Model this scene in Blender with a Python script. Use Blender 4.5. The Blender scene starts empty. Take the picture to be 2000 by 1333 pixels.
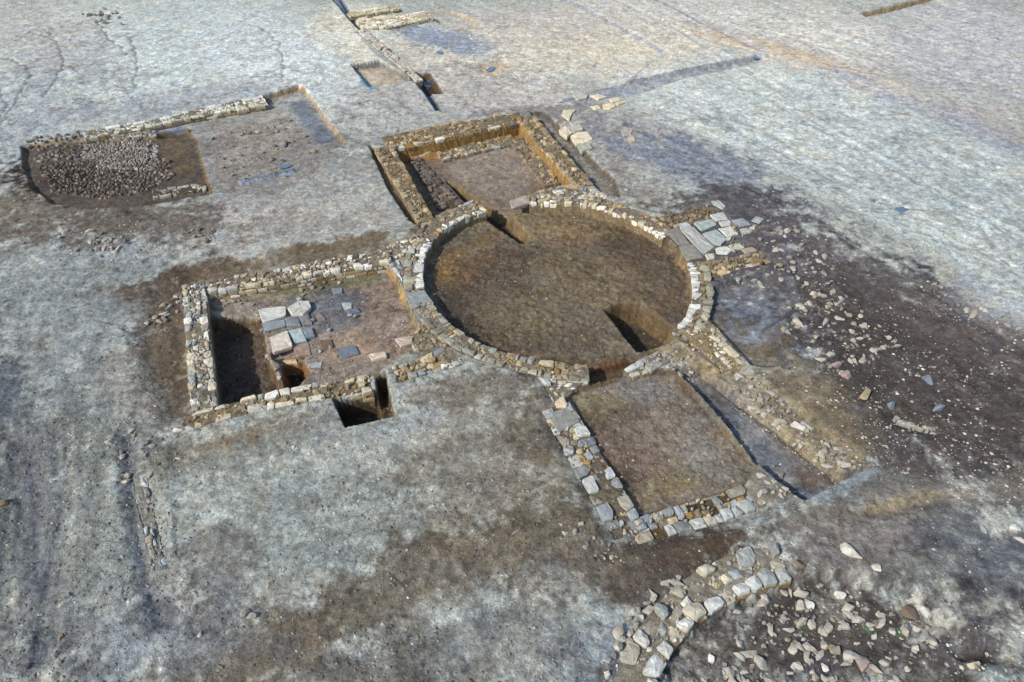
import bpy, math, random
import numpy as np
from mathutils import Vector
R = math.radians
random.seed(7); rng = np.random.default_rng(7)
scene = bpy.context.scene
col = scene.collection

# ------------------------------------------------------------------ camera
F_PX, PITCH, CAM_H = 1500.0, R(39.2), 14.5          # focal length in px of a 2000 px wide frame
cd = bpy.data.cameras.new("camera"); cam = bpy.data.objects.new("camera", cd); col.objects.link(cam)
cd.sensor_width = 36.0; cd.lens = 36.0 * F_PX / 2000.0
cd.clip_start = 0.1; cd.clip_end = 5000
cam.location = (0, 0, CAM_H); cam.rotation_euler = (R(90) - PITCH, 0, 0)
scene.camera = cam

# ------------------------------------------------------------------ light
SUN_EL, SUN_AZ = R(38), math.atan2(-0.80, -0.60)     # compass style: direction to the sun = (sin az, cos az)
w = bpy.data.worlds.new("World"); scene.world = w; w.use_nodes = True
nt = w.node_tree; nt.nodes.clear()
sky = nt.nodes.new("ShaderNodeTexSky"); sky.sky_type = 'NISHITA'; sky.sun_disc = False
sky.sun_elevation = SUN_EL; sky.sun_rotation = SUN_AZ % (2 * math.pi)
bg = nt.nodes.new("ShaderNodeBackground"); bg.inputs[1].default_value = 0.135
wo = nt.nodes.new("ShaderNodeOutputWorld")
nt.links.new(sky.outputs[0], bg.inputs[0]); nt.links.new(bg.outputs[0], wo.inputs[0])
sl = bpy.data.lights.new("sun", 'SUN'); sl.energy = 3.3; sl.angle = R(1.0); sl.color = (1.0, 0.94, 0.84)
so = bpy.data.objects.new("sun", sl); col.objects.link(so)
sd = Vector((math.sin(SUN_AZ) * math.cos(SUN_EL), math.cos(SUN_AZ) * math.cos(SUN_EL), math.sin(SUN_EL)))
so.rotation_euler = sd.to_track_quat('Z', 'Y').to_euler(); so.location = (0, 20, 30)
vs = scene.view_settings
vs.view_transform = 'Standard'; vs.look = 'None'; vs.gamma = 1.0; vs.use_curve_mapping = False; vs.exposure = 0.42

# ------------------------------------------------------------------ geometry helpers
def P(px, py, z=0.0):
    """surveyed plan position of a point seen at (px, py) of the 2000x1333 photo and lying at height z"""
    x = (px - 1000.0) / F_PX; y = (666.5 - py) / F_PX
    c, s = math.cos(PITCH), math.sin(PITCH)
    t = (z - CAM_H) / (-s + y * c)
    return np.array((x * t, (c + y * s) * t))
def PL(pts, z=0.0): return np.array([P(a, b, z) for a, b in pts])
def lin(c):
    c = np.asarray(c, float) / 255.0
    return np.where(c <= 0.04045, c / 12.92, ((c + 0.055) / 1.055) ** 2.4)

_tables = {}
def vnoise(x, y, seed):
    if seed not in _tables: _tables[seed] = np.random.default_rng(seed).random((256, 256)).astype(np.float32)
    T = _tables[seed]
    xi = np.floor(x).astype(np.int64); yi = np.floor(y).astype(np.int64)
    fx = (x - xi).astype(np.float32); fy = (y - yi).astype(np.float32)
    fx = fx * fx * (3 - 2 * fx); fy = fy * fy * (3 - 2 * fy)
    a = T[yi & 255, xi & 255]; b = T[yi & 255, (xi + 1) & 255]
    c = T[(yi + 1) & 255, xi & 255]; d = T[(yi + 1) & 255, (xi + 1) & 255]
    return (a * (1 - fx) + b * fx) * (1 - fy) + (c * (1 - fx) + d * fx) * fy
def fbm(x, y, scale, seed, octv=4, gain=0.5):
    s = 0; a = 1.0; tot = 0
    for k in range(octv):
        ang = 0.7 * k + seed
        xr = (x * math.cos(ang) - y * math.sin(ang)) * scale * 2 ** k + 17.3 * k
        yr = (x * math.sin(ang) + y * math.cos(ang)) * scale * 2 ** k - 9.1 * k
        s = s + a * vnoise(xr, yr, seed * 31 + k); tot += a; a *= gain
    return s / tot * 2 - 1          # about -1..1 (mostly -.5...5)
def sstep(a, b, x):
    t = np.clip((x - a) / (b - a), 0, 1); return t * t * (3 - 2 * t)
def sdist(poly, X, Y):
    """signed distance to polygon, negative inside"""
    n = len(poly); d2 = np.full(X.shape, 1e18); ins = np.zeros(X.shape, bool)
    for i in range(n):
        ax, ay = poly[i]; bx, by = poly[(i + 1) % n]
        ex, ey = bx - ax, by - ay
        wx, wy = X - ax, Y - ay
        t = np.clip((wx * ex + wy * ey) / (ex * ex + ey * ey + 1e-12), 0, 1)
        dx, dy = wx - ex * t, wy - ey * t
        d2 = np.minimum(d2, dx * dx + dy * dy)
        c = (ay > Y) != (by > Y)
        with np.errstate(divide='ignore', invalid='ignore'):
            xx = (bx - ax) * (Y - ay) / (by - ay) + ax
        ins ^= c & (X < xx)
    d = np.sqrt(d2); return np.where(ins, -d, d)

def tag(o, label=None, cat=None, group=None, kind=None):
    if label: o['label'] = label
    if cat: o['category'] = cat
    if group: o['group'] = group
    if kind: o['kind'] = kind
    return o

class MB:
    def __init__(s): s.v = []; s.f = []; s.c = []; s.n = 0
    def add(s, verts, faces, colour):
        verts = np.asarray(verts, float); s.v.append(verts)
        for f in faces: s.f.append([i + s.n for i in f])
        c = np.ones((len(verts), 4)); c[:, :3] = colour; s.c.append(c); s.n += len(verts)
    def build(s, name, mat, parent=None, smooth=False):
        me = bpy.data.meshes.new(name)
        V = np.concatenate(s.v); C = np.concatenate(s.c)
        me.from_pydata(V.tolist(), [], s.f)
        at = me.color_attributes.new("tint", 'FLOAT_COLOR', 'POINT'); at.data.foreach_set('color', C.ravel().astype(np.float32))
        me.materials.append(mat)
        if smooth: me.polygons.foreach_set('use_smooth', [True] * len(me.polygons))
        o = bpy.data.objects.new(name, me); col.objects.link(o)
        if parent: o.parent = parent
        return o
def empty(name, loc):
    o = bpy.data.objects.new(name, None); o.empty_display_size = 0.3; col.objects.link(o); o.location = loc; return o

# ------------------------------------------------------------------ materials
def new_mat(name):
    m = bpy.data.materials.new(name); m.use_nodes = True
    nt = m.node_tree; b = nt.nodes['Principled BSDF']; b.inputs['Roughness'].default_value = 0.95
    b.inputs['Specular IOR Level'].default_value = 0.2
    return m, nt, b
def nnoise(nt, vec, scale, detail=6, rough=0.6, dist=0.0):
    n = nt.nodes.new('ShaderNodeTexNoise'); n.inputs['Scale'].default_value = scale
    n.inputs['Detail'].default_value = detail; n.inputs['Roughness'].default_value = rough
    n.inputs['Distortion'].default_value = dist
    nt.links.new(vec, n.inputs['Vector']); return n.outputs['Fac']
def mrange(nt, fac, a, b, c, d):
    n = nt.nodes.new('ShaderNodeMapRange')
    for i, v in enumerate((a, b, c, d)): n.inputs[i + 1].default_value = v
    nt.links.new(fac, n.inputs[0]); return n.outputs[0]
def vmath(nt, op, a, b):
    n = nt.nodes.new('ShaderNodeMath'); n.operation = op
    for i, v in enumerate((a, b)):
        if isinstance(v, (int, float)): n.inputs[i].default_value = v
        else: nt.links.new(v, n.inputs[i])
    return n.outputs[0]
def mixc(nt, fac, a, b, mode='MIX'):
    n = nt.nodes.new('ShaderNodeMix'); n.data_type = 'RGBA'; n.blend_type = mode; n.clamp_result = False
    for s, v in ((n.inputs[0], fac), (n.inputs[6], a), (n.inputs[7], b)):
        if isinstance(v, (int, float)): s.default_value = v
        elif isinstance(v, (tuple, list)): s.default_value = (*v, 1) if len(v) == 3 else v
        else: nt.links.new(v, s)
    return n.outputs[2]
def bump(nt, h, strength, dist, bsdf):
    n = nt.nodes.new('ShaderNodeBump'); n.inputs['Strength'].default_value = strength; n.inputs['Distance'].default_value = dist
    nt.links.new(h, n.inputs['Height']); nt.links.new(n.outputs[0], bsdf.inputs['Normal'])
def grey(nt, v):
    n = nt.nodes.new('ShaderNodeCombineColor')
    for i in range(3): nt.links.new(v, n.inputs[i])
    return n.outputs[0]

def soil_material(name, attr):
    m, nt, b = new_mat(name)
    a = nt.nodes.new('ShaderNodeAttribute'); a.attribute_name = attr
    g = nt.nodes.new('ShaderNodeNewGeometry').outputs['Position']
    n1 = nnoise(nt, g, 1.3, 8, 0.68, 0.3)
    n2 = nnoise(nt, g, 7.5, 7, 0.72, 0.4)
    n3 = nnoise(nt, g, 22, 5, 0.7)
    f = vmath(nt, 'MULTIPLY', mrange(nt, n1, 0.3, 0.7, 0.88, 1.12), mrange(nt, n2, 0.34, 0.66, 0.70, 1.30))
    f = vmath(nt, 'MULTIPLY', f, mrange(nt, n3, 0.32, 0.68, 0.70, 1.28))
    c = mixc(nt, 1.0, a.outputs['Color'], grey(nt, f), 'MULTIPLY')
    # cool / warm drift
    n4 = nnoise(nt, g, 3.4, 10, 0.78, 0.5)
    c = mixc(nt, 1.0, c, mixc(nt, mrange(nt, n4, 0.42, 0.60, 0, 1), (1.09, 1.09, 1.06), (0.74, 0.69, 0.64)), 'MULTIPLY')
    n6 = nnoise(nt, g, 0.9, 7, 0.66, 0.8)
    c = mixc(nt, 1.0, c, mixc(nt, mrange(nt, n6, 0.38, 0.62, 0, 1), (0.97, 1.0, 1.03), (1.05, 1.0, 0.94)), 'MULTIPLY')
    # dark crumbs and holes
    n5 = nnoise(nt, g, 11, 4, 0.6, 0.2)
    c = mixc(nt, mrange(nt, n5, 0.59, 0.68, 0, 0.55), c, (0.05, 0.042, 0.038))
    # pale grit
    v = nt.nodes.new('ShaderNodeTexVoronoi'); v.inputs['Scale'].default_value = 9; nt.links.new(g, v.inputs['Vector'])
    s = nt.nodes.new('ShaderNodeSeparateColor'); nt.links.new(v.outputs['Color'], s.inputs[0])
    near = mrange(nt, v.outputs['Distance'], 0.10, 0.20, 1, 0)
    pick = mrange(nt, s.outputs[0], 0.86, 0.90, 0, 1)
    k = vmath(nt, 'MULTIPLY', near, pick)
    c = mixc(nt, vmath(nt, 'MULTIPLY', k, 0.7), c, (0.42, 0.40, 0.36))
    nt.links.new(c, b.inputs['Base Color'])
    h = vmath(nt, 'ADD', vmath(nt, 'MULTIPLY', n2, 1.2), vmath(nt, 'MULTIPLY', n3, 0.55))
    h = vmath(nt, 'ADD', h, vmath(nt, 'MULTIPLY', k, 0.3))
    bump(nt, h, 0.9, 0.045, b)
    return m
M_SOIL = soil_material('soil', 'tint')

def stone_material(name, use_attr=True, ramp=None):
    m, nt, b = new_mat(name)
    g = nt.nodes.new('ShaderNodeNewGeometry').outputs['Position']
    if use_attr:
        a = nt.nodes.new('ShaderNodeAttribute'); a.attribute_name = 'tint'; base = a.outputs['Color']
    else:
        oi = nt.nodes.new('ShaderNodeObjectInfo'); cr = nt.nodes.new('ShaderNodeValToRGB'); cr.color_ramp.interpolation = 'CONSTANT'
        els = cr.color_ramp.elements
        for i, c in enumerate(ramp):
            e = els[i] if i < 2 else els.new(0)
            e.position = i / len(ramp); e.color = (*lin(c), 1)
        nt.links.new(oi.outputs['Random'], cr.inputs[0]); base = cr.outputs[0]
    n1 = nnoise(nt, g, 6, 6, 0.65); n2 = nnoise(nt, g, 30, 4, 0.7)
    f = vmath(nt, 'MULTIPLY', mrange(nt, n1, 0.3, 0.7, 0.72, 1.2), mrange(nt, n2, 0.3, 0.7, 0.8, 1.2))
    c = mixc(nt, 1.0, base, grey(nt, f), 'MULTIPLY')
    n3 = nnoise(nt, g, 3.3, 6, 0.7, 0.5)
    c = mixc(nt, mrange(nt, n3, 0.56, 0.72, 0, 0.65), c, tuple(lin((128, 106, 74))))     # clay left on the stone
    nt.links.new(c, b.inputs['Base Color'])
    bump(nt, vmath(nt, 'ADD', n1, vmath(nt, 'MULTIPLY', n2, 0.5)), 0.7, 0.03, b)
    b.inputs['Roughness'].default_value = 0.9
    return m
M_STONE = stone_material('weathered_stone')
HUES = {k: stone_material(k + '_stone', False, v) for k, v in dict(white=[(196, 193, 184), (186, 182, 172)], pink=[(160, 142, 132), (152, 136, 128)], brown=[(118, 100, 80), (110, 96, 80)], ochre=[(140, 122, 88), (132, 114, 84)], blue=[(112, 122, 132), (122, 130, 138)], cream=[(184, 176, 154), (178, 170, 150)], tan=[(156, 142, 114), (150, 136, 110)], grey=[(132, 130, 124), (142, 140, 134)]).items()}
M_LOOSE = stone_material('loose_stone', False, [(168, 162, 150), (146, 142, 136), (156, 144, 120), (126, 126, 128), (182, 178, 168), (128, 122, 112), (156, 148, 134), (128, 126, 124)])
m, nt_, b_ = new_mat('standing_water')
b_.inputs['Base Color'].default_value = (0.10, 0.17, 0.25, 1); b_.inputs['Roughness'].default_value = 0.08; b_.inputs['Specular IOR Level'].default_value = 0.6
gg = nt_.nodes.new('ShaderNodeNewGeometry').outputs['Position']
bump(nt_, nnoise(nt_, gg, 6, 3, 0.5), 0.15, 0.02, b_)
M_WATER = m

# ------------------------------------------------------------------ rotunda plan
RC = P(1092, 556)
_inner = PL([(828, 532), (834, 492), (880, 440), (950, 413), (1040, 401), (1140, 402), (1220, 425), (1290, 465), (1338, 512), (1350, 560), (1342, 610), (1318, 642),
             (1262, 686), (1210, 706), (1140, 712), (1060, 703), (1000, 690), (940, 670), (890, 640), (850, 600), (833, 568)])
_th = np.arctan2(_inner[:, 1] - RC[1], _inner[:, 0] - RC[0]); _rr = np.hypot(_inner[:, 0] - RC[0], _inner[:, 1] - RC[1])
_o = np.argsort(_th); _th = _th[_o]; _rr = _rr[_o]
_T = np.r_[_th - 2 * math.pi, _th, _th + 2 * math.pi]; _Q = np.r_[_rr, _rr, _rr]
def r_in(th): return (np.interp(th, _T, _Q) * 2 + np.interp(th - 0.1, _T, _Q) + np.interp(th + 0.1, _T, _Q)) / 4
def ang(px, py):
    q = P(px, py) - RC; return math.atan2(q[1], q[0])
def arc(p0, p1, off, n=40):
    """points along the ring going clockwise in plan (as seen in the photo: rightwards over the top) from p0 to p1"""
    a0, a1 = ang(*p0), ang(*p1)
    while a1 > a0: a1 -= 2 * math.pi
    t = np.linspace(a0, a1, n); r = r_in(t) + off
    return np.c_[RC[0] + r * np.cos(t), RC[1] + r * np.sin(t)]

# ------------------------------------------------------------------ ground sheet
NU, AW, BW = 1350, 10.5, 0.66
ys = [5.6]
while ys[-1] < 60: ys.append(ys[-1] + 0.022 + 0.0015 * (ys[-1] - 5.6))
ys = np.array(ys)
ys_all = np.r_[[-400, -100, -20, 0, 3.5], ys, [62, 68, 80, 110, 200, 600, 2500]]
us = np.linspace(-1, 1, NU)
us_all = np.r_[[-60, -14, -4, -1.8, -1.25], us, [1.25, 1.8, 4, 14, 60]]
Wd = AW + BW * np.clip(ys_all, 4, 100)
X = (us_all[None, :] * Wd[:, None]); Y = np.repeat(ys_all[:, None], X.shape[1], 1)
X = X.ravel(); Y = Y.ravel()
core = (np.abs(X) < 60) & (Y > 3) & (Y < 66)

Hh = 0.16 * fbm(X, Y, 0.09, 3, 2) + 0.07 * fbm(X, Y, 0.45, 4, 3) + 0.045 * fbm(X, Y, 2.2, 5, 3) 
site = np.exp(-(((X - 0.5) / 10) ** 2 + ((Y - 19.5) / 8) ** 2) ** 2)         # levelled by the excavators round the building
Hh = Hh * (1 - 0.75 * site)
Hh += 0.024 * fbm(X, Y, 6.0, 6, 4, 0.75)
# soil colour ---------------------------------------------------
C = np.tile(lin((156, 160, 158)), (len(X), 1))
N1 = fbm(X, Y, 0.35, 11, 5, 0.6); N2 = fbm(X, Y, 1.5, 12, 5, 0.65); N3 = fbm(X, Y, 5.0, 13, 4, 0.7)
NB = 0.55 * N1 + 0.6 * N2 + 0.45 * N3
def blob(cx, cy, rx, ry, rot, colour, st=1.0, soft=0.38, rag=0.9):
    global C
    c = P(cx, cy); a = R(rot); e = 0.1
    ax = (P(cx + rx * e * math.cos(a), cy + rx * e * math.sin(a)) - c) / e
    ay = (P(cx - ry * e * math.sin(a), cy + ry * e * math.cos(a)) - c) / e
    Mi = np.linalg.inv(np.c_[ax, ay])
    q = np.c_[X - c[0], Y - c[1]] @ Mi.T
    d = np.hypot(q[:, 0], q[:, 1]); sel = d < 2.6
    wgt = np.zeros(len(X)); wgt[sel] = sstep(1 + soft, 1 - soft, d[sel] + rag * NB[sel] * 1.5) * st
    C = C * (1 - wgt[:, None]) + lin(colour) * wgt[:, None]
def zone(poly, colour, soft=0.12, st=1.0, z=0.0, rag=0.1):
    global C
    pw = PL(poly, z) if not isinstance(poly, np.ndarray) else poly
    b = (X > pw[:, 0].min() - 1.5) & (X < pw[:, 0].max() + 1.5) & (Y > pw[:, 1].min() - 1.5) & (Y < pw[:, 1].max() + 1.5)
    idx = np.where(b)[0]
    d = sdist(pw, X[idx], Y[idx]) + rag * NB[idx]
    wgt = sstep(soft, -soft, d) * st
    C[idx] = C[idx] * (1 - wgt[:, None]) + lin(colour) * wgt[:, None]
OCH = (156, 126, 82); DARK = (66, 58, 52); BRN = (104, 90, 74); PALE = (186, 193, 196); BLUEG = (118, 132, 152)
def cut(poly, z, soft=0.05, face=None, floor=None, zedge=0.0, add=False, rough=0.02, fsoft=0.12, rag=0.05, fst=1.0):
    """excavate: lower the ground inside the polygon to z with banks `soft` wide"""
    global Hh, C
    pw = PL(poly, zedge) if not isinstance(poly, np.ndarray) else poly
    mg = soft + 0.4
    b = (X > pw[:, 0].min() - mg) & (X < pw[:, 0].max() + mg) & (Y > pw[:, 1].min() - mg) & (Y < pw[:, 1].max() + mg)
    idx = np.where(b)[0]; x = X[idx]; y = Y[idx]
    d = sdist(pw, x, y) + rag * (0.6 * N3[idx] + 0.6 * N2[idx])
    mk = sstep(soft, -soft, d)
    zf = z + 0.05 * fbm(x, y, 0.7, 8, 3) + rough * fbm(x, y, 6, 9, 3, 0.7)
    if add: zf = Hh[idx] + z
    Hh[idx] = Hh[idx] * (1 - mk) + zf * mk
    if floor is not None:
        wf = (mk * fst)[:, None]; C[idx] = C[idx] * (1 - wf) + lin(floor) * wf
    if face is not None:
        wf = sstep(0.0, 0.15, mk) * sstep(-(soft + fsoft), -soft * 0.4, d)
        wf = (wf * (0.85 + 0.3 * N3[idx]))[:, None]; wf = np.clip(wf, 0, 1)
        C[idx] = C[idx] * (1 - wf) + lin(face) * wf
def mound(poly, h, soft=0.4, zedge=0.0):
    cut(poly, h, soft, add=True, zedge=zedge)

# --- broad colour zones of the site
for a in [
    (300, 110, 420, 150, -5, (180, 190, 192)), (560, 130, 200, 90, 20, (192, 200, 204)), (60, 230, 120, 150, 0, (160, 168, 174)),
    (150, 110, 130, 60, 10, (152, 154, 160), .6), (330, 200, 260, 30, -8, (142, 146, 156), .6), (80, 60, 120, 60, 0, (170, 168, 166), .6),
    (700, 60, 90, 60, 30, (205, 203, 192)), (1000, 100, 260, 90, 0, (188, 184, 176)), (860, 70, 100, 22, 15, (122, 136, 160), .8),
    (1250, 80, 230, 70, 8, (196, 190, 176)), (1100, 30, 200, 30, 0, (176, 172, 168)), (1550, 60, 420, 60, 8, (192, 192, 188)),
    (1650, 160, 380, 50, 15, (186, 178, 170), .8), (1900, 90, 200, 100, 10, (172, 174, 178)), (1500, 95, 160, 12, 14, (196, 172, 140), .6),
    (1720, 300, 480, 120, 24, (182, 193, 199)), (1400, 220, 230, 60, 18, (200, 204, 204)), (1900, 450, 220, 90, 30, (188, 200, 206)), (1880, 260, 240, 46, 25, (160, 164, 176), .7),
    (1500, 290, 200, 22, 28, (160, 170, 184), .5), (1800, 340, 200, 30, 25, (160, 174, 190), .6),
    (760, 210, 120, 60, 0, (168, 170, 170)), (1010, 190, 180, 60, 0, (172, 170, 168)), (1050, 215, 120, 14, -5, (120, 118, 116), .7),
    (1280, 290, 160, 60, 20, (148, 146, 146)), (1370, 330, 180, 50, 20, (122, 132, 150), .8), (1230, 360, 110, 40, 20, (140, 136, 132), .8),
    (560, 310, 200, 90, 0, (128, 130, 132), .9), (640, 400, 180, 90, 0, (160, 160, 158)), (480, 450, 150, 60, 0, (166, 166, 166)),
    (160, 560, 230, 190, 0, (142, 150, 154)), (100, 400, 200, 70, -5, (112, 104, 94), .9), (250, 430, 180, 45, 5, (104, 98, 92), .9), (110, 350, 90, 45, 10, (56, 48, 42), 1),
    (560, 440, 180, 26, -10, (150, 146, 140), .6), (600, 492, 260, 18, -11, (108, 94, 76), .9), (420, 525, 90, 22, -8, (92, 76, 60), .9),
    (330, 690, 70, 150, 3, (84, 72, 60), 1), (300, 640, 60, 90, 0, (110, 102, 94), .6), (230, 760, 120, 90, 30, (140, 136, 132), .7),
    (90, 800, 150, 200, 0, (140, 146, 148)), (150, 1050, 200, 300, 0, (134, 139, 138)), (60, 1000, 60, 330, -6, (110, 114, 118), .7), (10, 760, 30, 60, 0, (90, 98, 110), .7),
    (470, 870, 240, 46, -12, (112, 100, 82), .9), (560, 1000, 380, 190, -5, (146, 152, 150)), (950, 900, 190, 160, 10, (138, 136, 128)), (760, 830, 160, 50, -12, (150, 154, 154), .7),
    (1060, 830, 50, 90, 30, (104, 96, 82), .7), (900, 760, 170, 34, -8, (112, 102, 86), .6), (1000, 950, 60, 50, 0, (112, 104, 92), .4),
    (820, 1120, 420, 62, -20, (118, 111, 100), .7), (1050, 1060, 220, 60, -5, (108, 100, 88), .7), (1340, 1080, 260, 52, -16, (80, 68, 58), 1), (560, 1270, 260, 60, -25, (96, 88, 76), .9),
    (950, 1250, 300, 100, -10, (132, 136, 136), .9), (700, 1310, 200, 50, 0, (110, 106, 102), .7), (1180, 1290, 120, 70, -30, (132, 140, 150), .8), (1120, 1130, 120, 60, 0, (116, 112, 108), .6),
    (300, 1250, 200, 90, 0, (128, 134, 142), .8), (420, 1090, 70, 110, 20, (112, 110, 112), .6), (300, 1190, 50, 60, 60, (98, 102, 110), .6),
    (1440, 470, 190, 110, 25, (96, 90, 88)), (1620, 560, 300, 150, 28, (88, 86, 94)), (1500, 640, 130, 90, 30, (112, 118, 130), .9),
    (1780, 720, 300, 190, 30, (68, 64, 68)), (1880, 880, 260, 190, 20, (72, 68, 72)), (1650, 800, 180, 90, 40, (82, 78, 78), .8), (1560, 770, 160, 60, 45, (128, 118, 100), .8),
    (1900, 640, 220, 50, 22, (120, 112, 112), .8), (1750, 560, 260, 30, 30, (108, 104, 106), .6),
    (1850, 1080, 320, 150, 10, (112, 114, 114)), (1800, 985, 300, 36, -10, (132, 128, 124), .8), (1760, 985, 100, 14, -14, (148, 134, 110), .6), (1650, 1080, 140, 60, -5, (126, 122, 122), .8),
    (1930, 1080, 120, 90, 40, (98, 104, 116), .6), (1600, 1230, 360, 110, -4, (84, 80, 82), 1), (1860, 1260, 220, 100, 0, (78, 76, 82), .9), (1300, 1120, 120, 60, -30, (92, 82, 74), .7),
    (1700, 1215, 60, 12, 30, (84, 104, 84), .7), (1770, 1225, 46, 16, 15, (88, 114, 90), .8), (1580, 1218, 30, 10, 20, (92, 104, 88), .6),
    (40, 1290, 120, 60, 0, (104, 108, 116), .7), (1960, 560, 90, 60, 30, (176, 184, 192), .9), (1120, 470, 10, 10, 0, BRN, 0.0)]:
    blob(*a[:6], a[6] if len(a) > 6 else 0.9)

zone([(1222, 190), (1500, 118), (1760, 210), (2060, 340), (2060, 640), (1850, 510), (1640, 400), (1480, 305), (1330, 245)], (180, 188, 188), .35, .7, rag=.7)
zone([(300, 1345), (600, 1180), (860, 1092), (1090, 1045), (1230, 1058), (1240, 1112), (1050, 1125), (850, 1190), (640, 1285), (560, 1345)], (114, 107, 96), .8, .65, rag=1.0)
zone([(1300, 1345), (1330, 1262), (1390, 1207), (1460, 1170), (1550, 1135), (1720, 1140), (1850, 1200), (1880, 1345)], (78, 74, 72), .6, .85, rag=.9)
zone([(1540, 560), (1660, 520), (1850, 600), (2060, 700), (2060, 940), (1800, 900), (1700, 800), (1620, 700)], (80, 74, 71), .9, .7, rag=1.0)
for a in [(1698, 1212, 34, 9, 35, (84, 116, 86), .75), (1770, 1226, 34, 12, 15, (92, 126, 96), .8), (1580, 1218, 24, 8, 20, (92, 108, 84), .6), (1600, 1290, 90, 20, -10, (92, 92, 104), .6), (1500, 1250, 60, 16, 10, (98, 92, 88), .6)]: blob(*a)
# --- excavated trenches, floors and pits (edges surveyed from the photo)
# long cut edge running back from the north room, ground beyond it lower
cut([(645, -40), (690, 45), (765, 100), (862, 215), (1000, 205), (1100, 195), (1200, 175), (1300, 100), (1000, -60)], -0.16, 0.10, face=(120, 128, 146), add=True, rag=0.02)
cut([(648, -5), (668, -5), (706, 50), (765, 98), (840, 175), (862, 212), (852, 214), (826, 178), (755, 104), (694, 52)], -0.16, 0.05, face=(84, 94, 112), floor=(98, 110, 134), add=True, rag=0.02)
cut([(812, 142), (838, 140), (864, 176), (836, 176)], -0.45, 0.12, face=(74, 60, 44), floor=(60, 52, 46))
cut([(687, 130), (742, 122), (812, 160), (722, 172)], -0.20, 0.06, face=(88, 92, 98), floor=(172, 162, 148), rag=0.02)
zone([(700, 150), (712, 158), (735, 176), (722, 178), (705, 165)], (98, 140, 176), 0.08)
cut([(1082, 197), (1180, 165), (1330, 135), (1480, 108), (1496, 118), (1340, 150), (1222, 186), (1140, 196)], -0.25, 0.12, face=(132, 136, 146), floor=(134, 142, 154), fst=.8)
cut([(1683, 21), (1800, -7), (1850, -22), (1850, -12), (1802, 3), (1694, 30)], -0.5, 0.05, face=(150, 134, 104), floor=(84, 78, 68), rag=0.03)
cut([(925, 132), (972, 112), (1010, 130), (962, 146)], -0.14, 0.4, floor=(176, 160, 140), rag=.3, fst=.8)
cut([(835, 20), (880, 14), (930, 35), (925, 46), (860, 40)], -0.14, 0.15, face=(160, 150, 130), add=True)
cut([(1265, -10), (1300, -5), (1500, 100), (1480, 98)], -0.08, 0.2, add=True, face=(160, 160, 166))
# north-west trench
cut([(40, 281), (150, 262), (512, 190), (516, 188), (582, 170), (592, 171), (672, 276), (600, 345), (540, 380), (412, 372), (380, 300), (366, 246), (300, 256)], -0.22, 0.05,
    face=(142, 122, 92), floor=(132, 130, 128), rag=.06, fst=.7)
cut([(40, 281), (150, 268), (300, 262), (362, 247), (378, 262), (412, 376), (290, 398), (180, 405), (100, 390), (60, 360), (44, 322)], -0.28, 0.07, face=(108, 94, 72), floor=(88, 80, 74), rag=0.04)
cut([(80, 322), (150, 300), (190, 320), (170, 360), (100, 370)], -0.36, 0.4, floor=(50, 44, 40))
zone([(300, 258), (358, 248), (360, 268), (304, 274)], (128, 136, 156), 0.1, z=-.4); zone([(306, 274), (360, 268), (385, 340), (330, 350)], (96, 84, 70), 0.12, z=-.4)
zone([(560, 200), (600, 195), (660, 272), (620, 285)], (104, 112, 128), 0.2, .8, z=-.2)
cluster_rub = [(410, 262), (560, 225), (640, 290), (560, 350), (430, 350)]
zone([(410, 250), (560, 215), (600, 270), (520, 330), (420, 320)], (140, 132, 126), 0.5, .6, z=-.2, rag=.8)
cut([(462, 345), (570, 322), (576, 330), (470, 354)], -0.14, 0.05, face=(126, 138, 156), floor=(120, 128, 140))
# strip beside the wall foundation in the south-west
cut([(236, 850), (262, 850), (270, 940), (282, 1050), (300, 1130), (330, 1220), (300, 1230), (272, 1130), (248, 1000)], -0.12, 0.22, add=True, floor=(92, 98, 110), fst=.8)
mound([(252, 880), (330, 880), (345, 1120), (300, 1125), (268, 1000)], 0.05, 0.12)
cut([(30, 860), (70, 850), (100, 1000), (90, 1150), (60, 1150), (40, 1000)], -0.12, 0.35, floor=(104, 108, 120), add=True, fst=.7)
# robbed ground west of the west room
cut([(300, 560), (356, 552), (372, 810), (330, 830), (290, 740), (270, 650)], -0.12, 0.3, floor=(96, 84, 70), add=True, fst=.5)
cut([(356, 520), (540, 497), (700, 466), (820, 462), (835, 480), (700, 500), (540, 530), (356, 560)], -0.10, 0.30, floor=(112, 102, 86), add=True, fst=.6)
# west room
cut([(395, 574), (752, 508), (775, 545), (830, 660), (726, 735), (420, 800)], -0.30, 0.05, floor=(136, 128, 120), face=OCH, fsoft=0.15)
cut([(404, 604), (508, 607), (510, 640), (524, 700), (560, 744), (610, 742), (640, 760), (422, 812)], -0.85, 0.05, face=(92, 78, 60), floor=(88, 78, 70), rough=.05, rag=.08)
zone([(440, 590), (560, 545), (640, 540), (700, 520), (750, 520), (740, 545), (640, 565), (560, 580)], (112, 110, 84), 0.3, .8, z=-.2, rag=.5)
zone([(700, 560), (760, 545), (812, 655), (790, 690), (690, 670)], (138, 119, 107), 0.35, .6, z=-.2, rag=.9)
zone([(612, 650), (690, 640), (770, 690), (690, 715), (640, 705)], (162, 140, 122), 0.3, .7, z=-.2, rag=.9)
zone([(560, 580), (690, 570), (700, 620), (640, 650), (600, 620)], (104, 110, 122), 0.3, .8, z=-.2, rag=.8)
cut([(546, 690), (584, 682), (600, 712), (574, 742), (548, 738)], -0.85, 0.06, face=(120, 90, 56), floor=(44, 36, 32))
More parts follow.
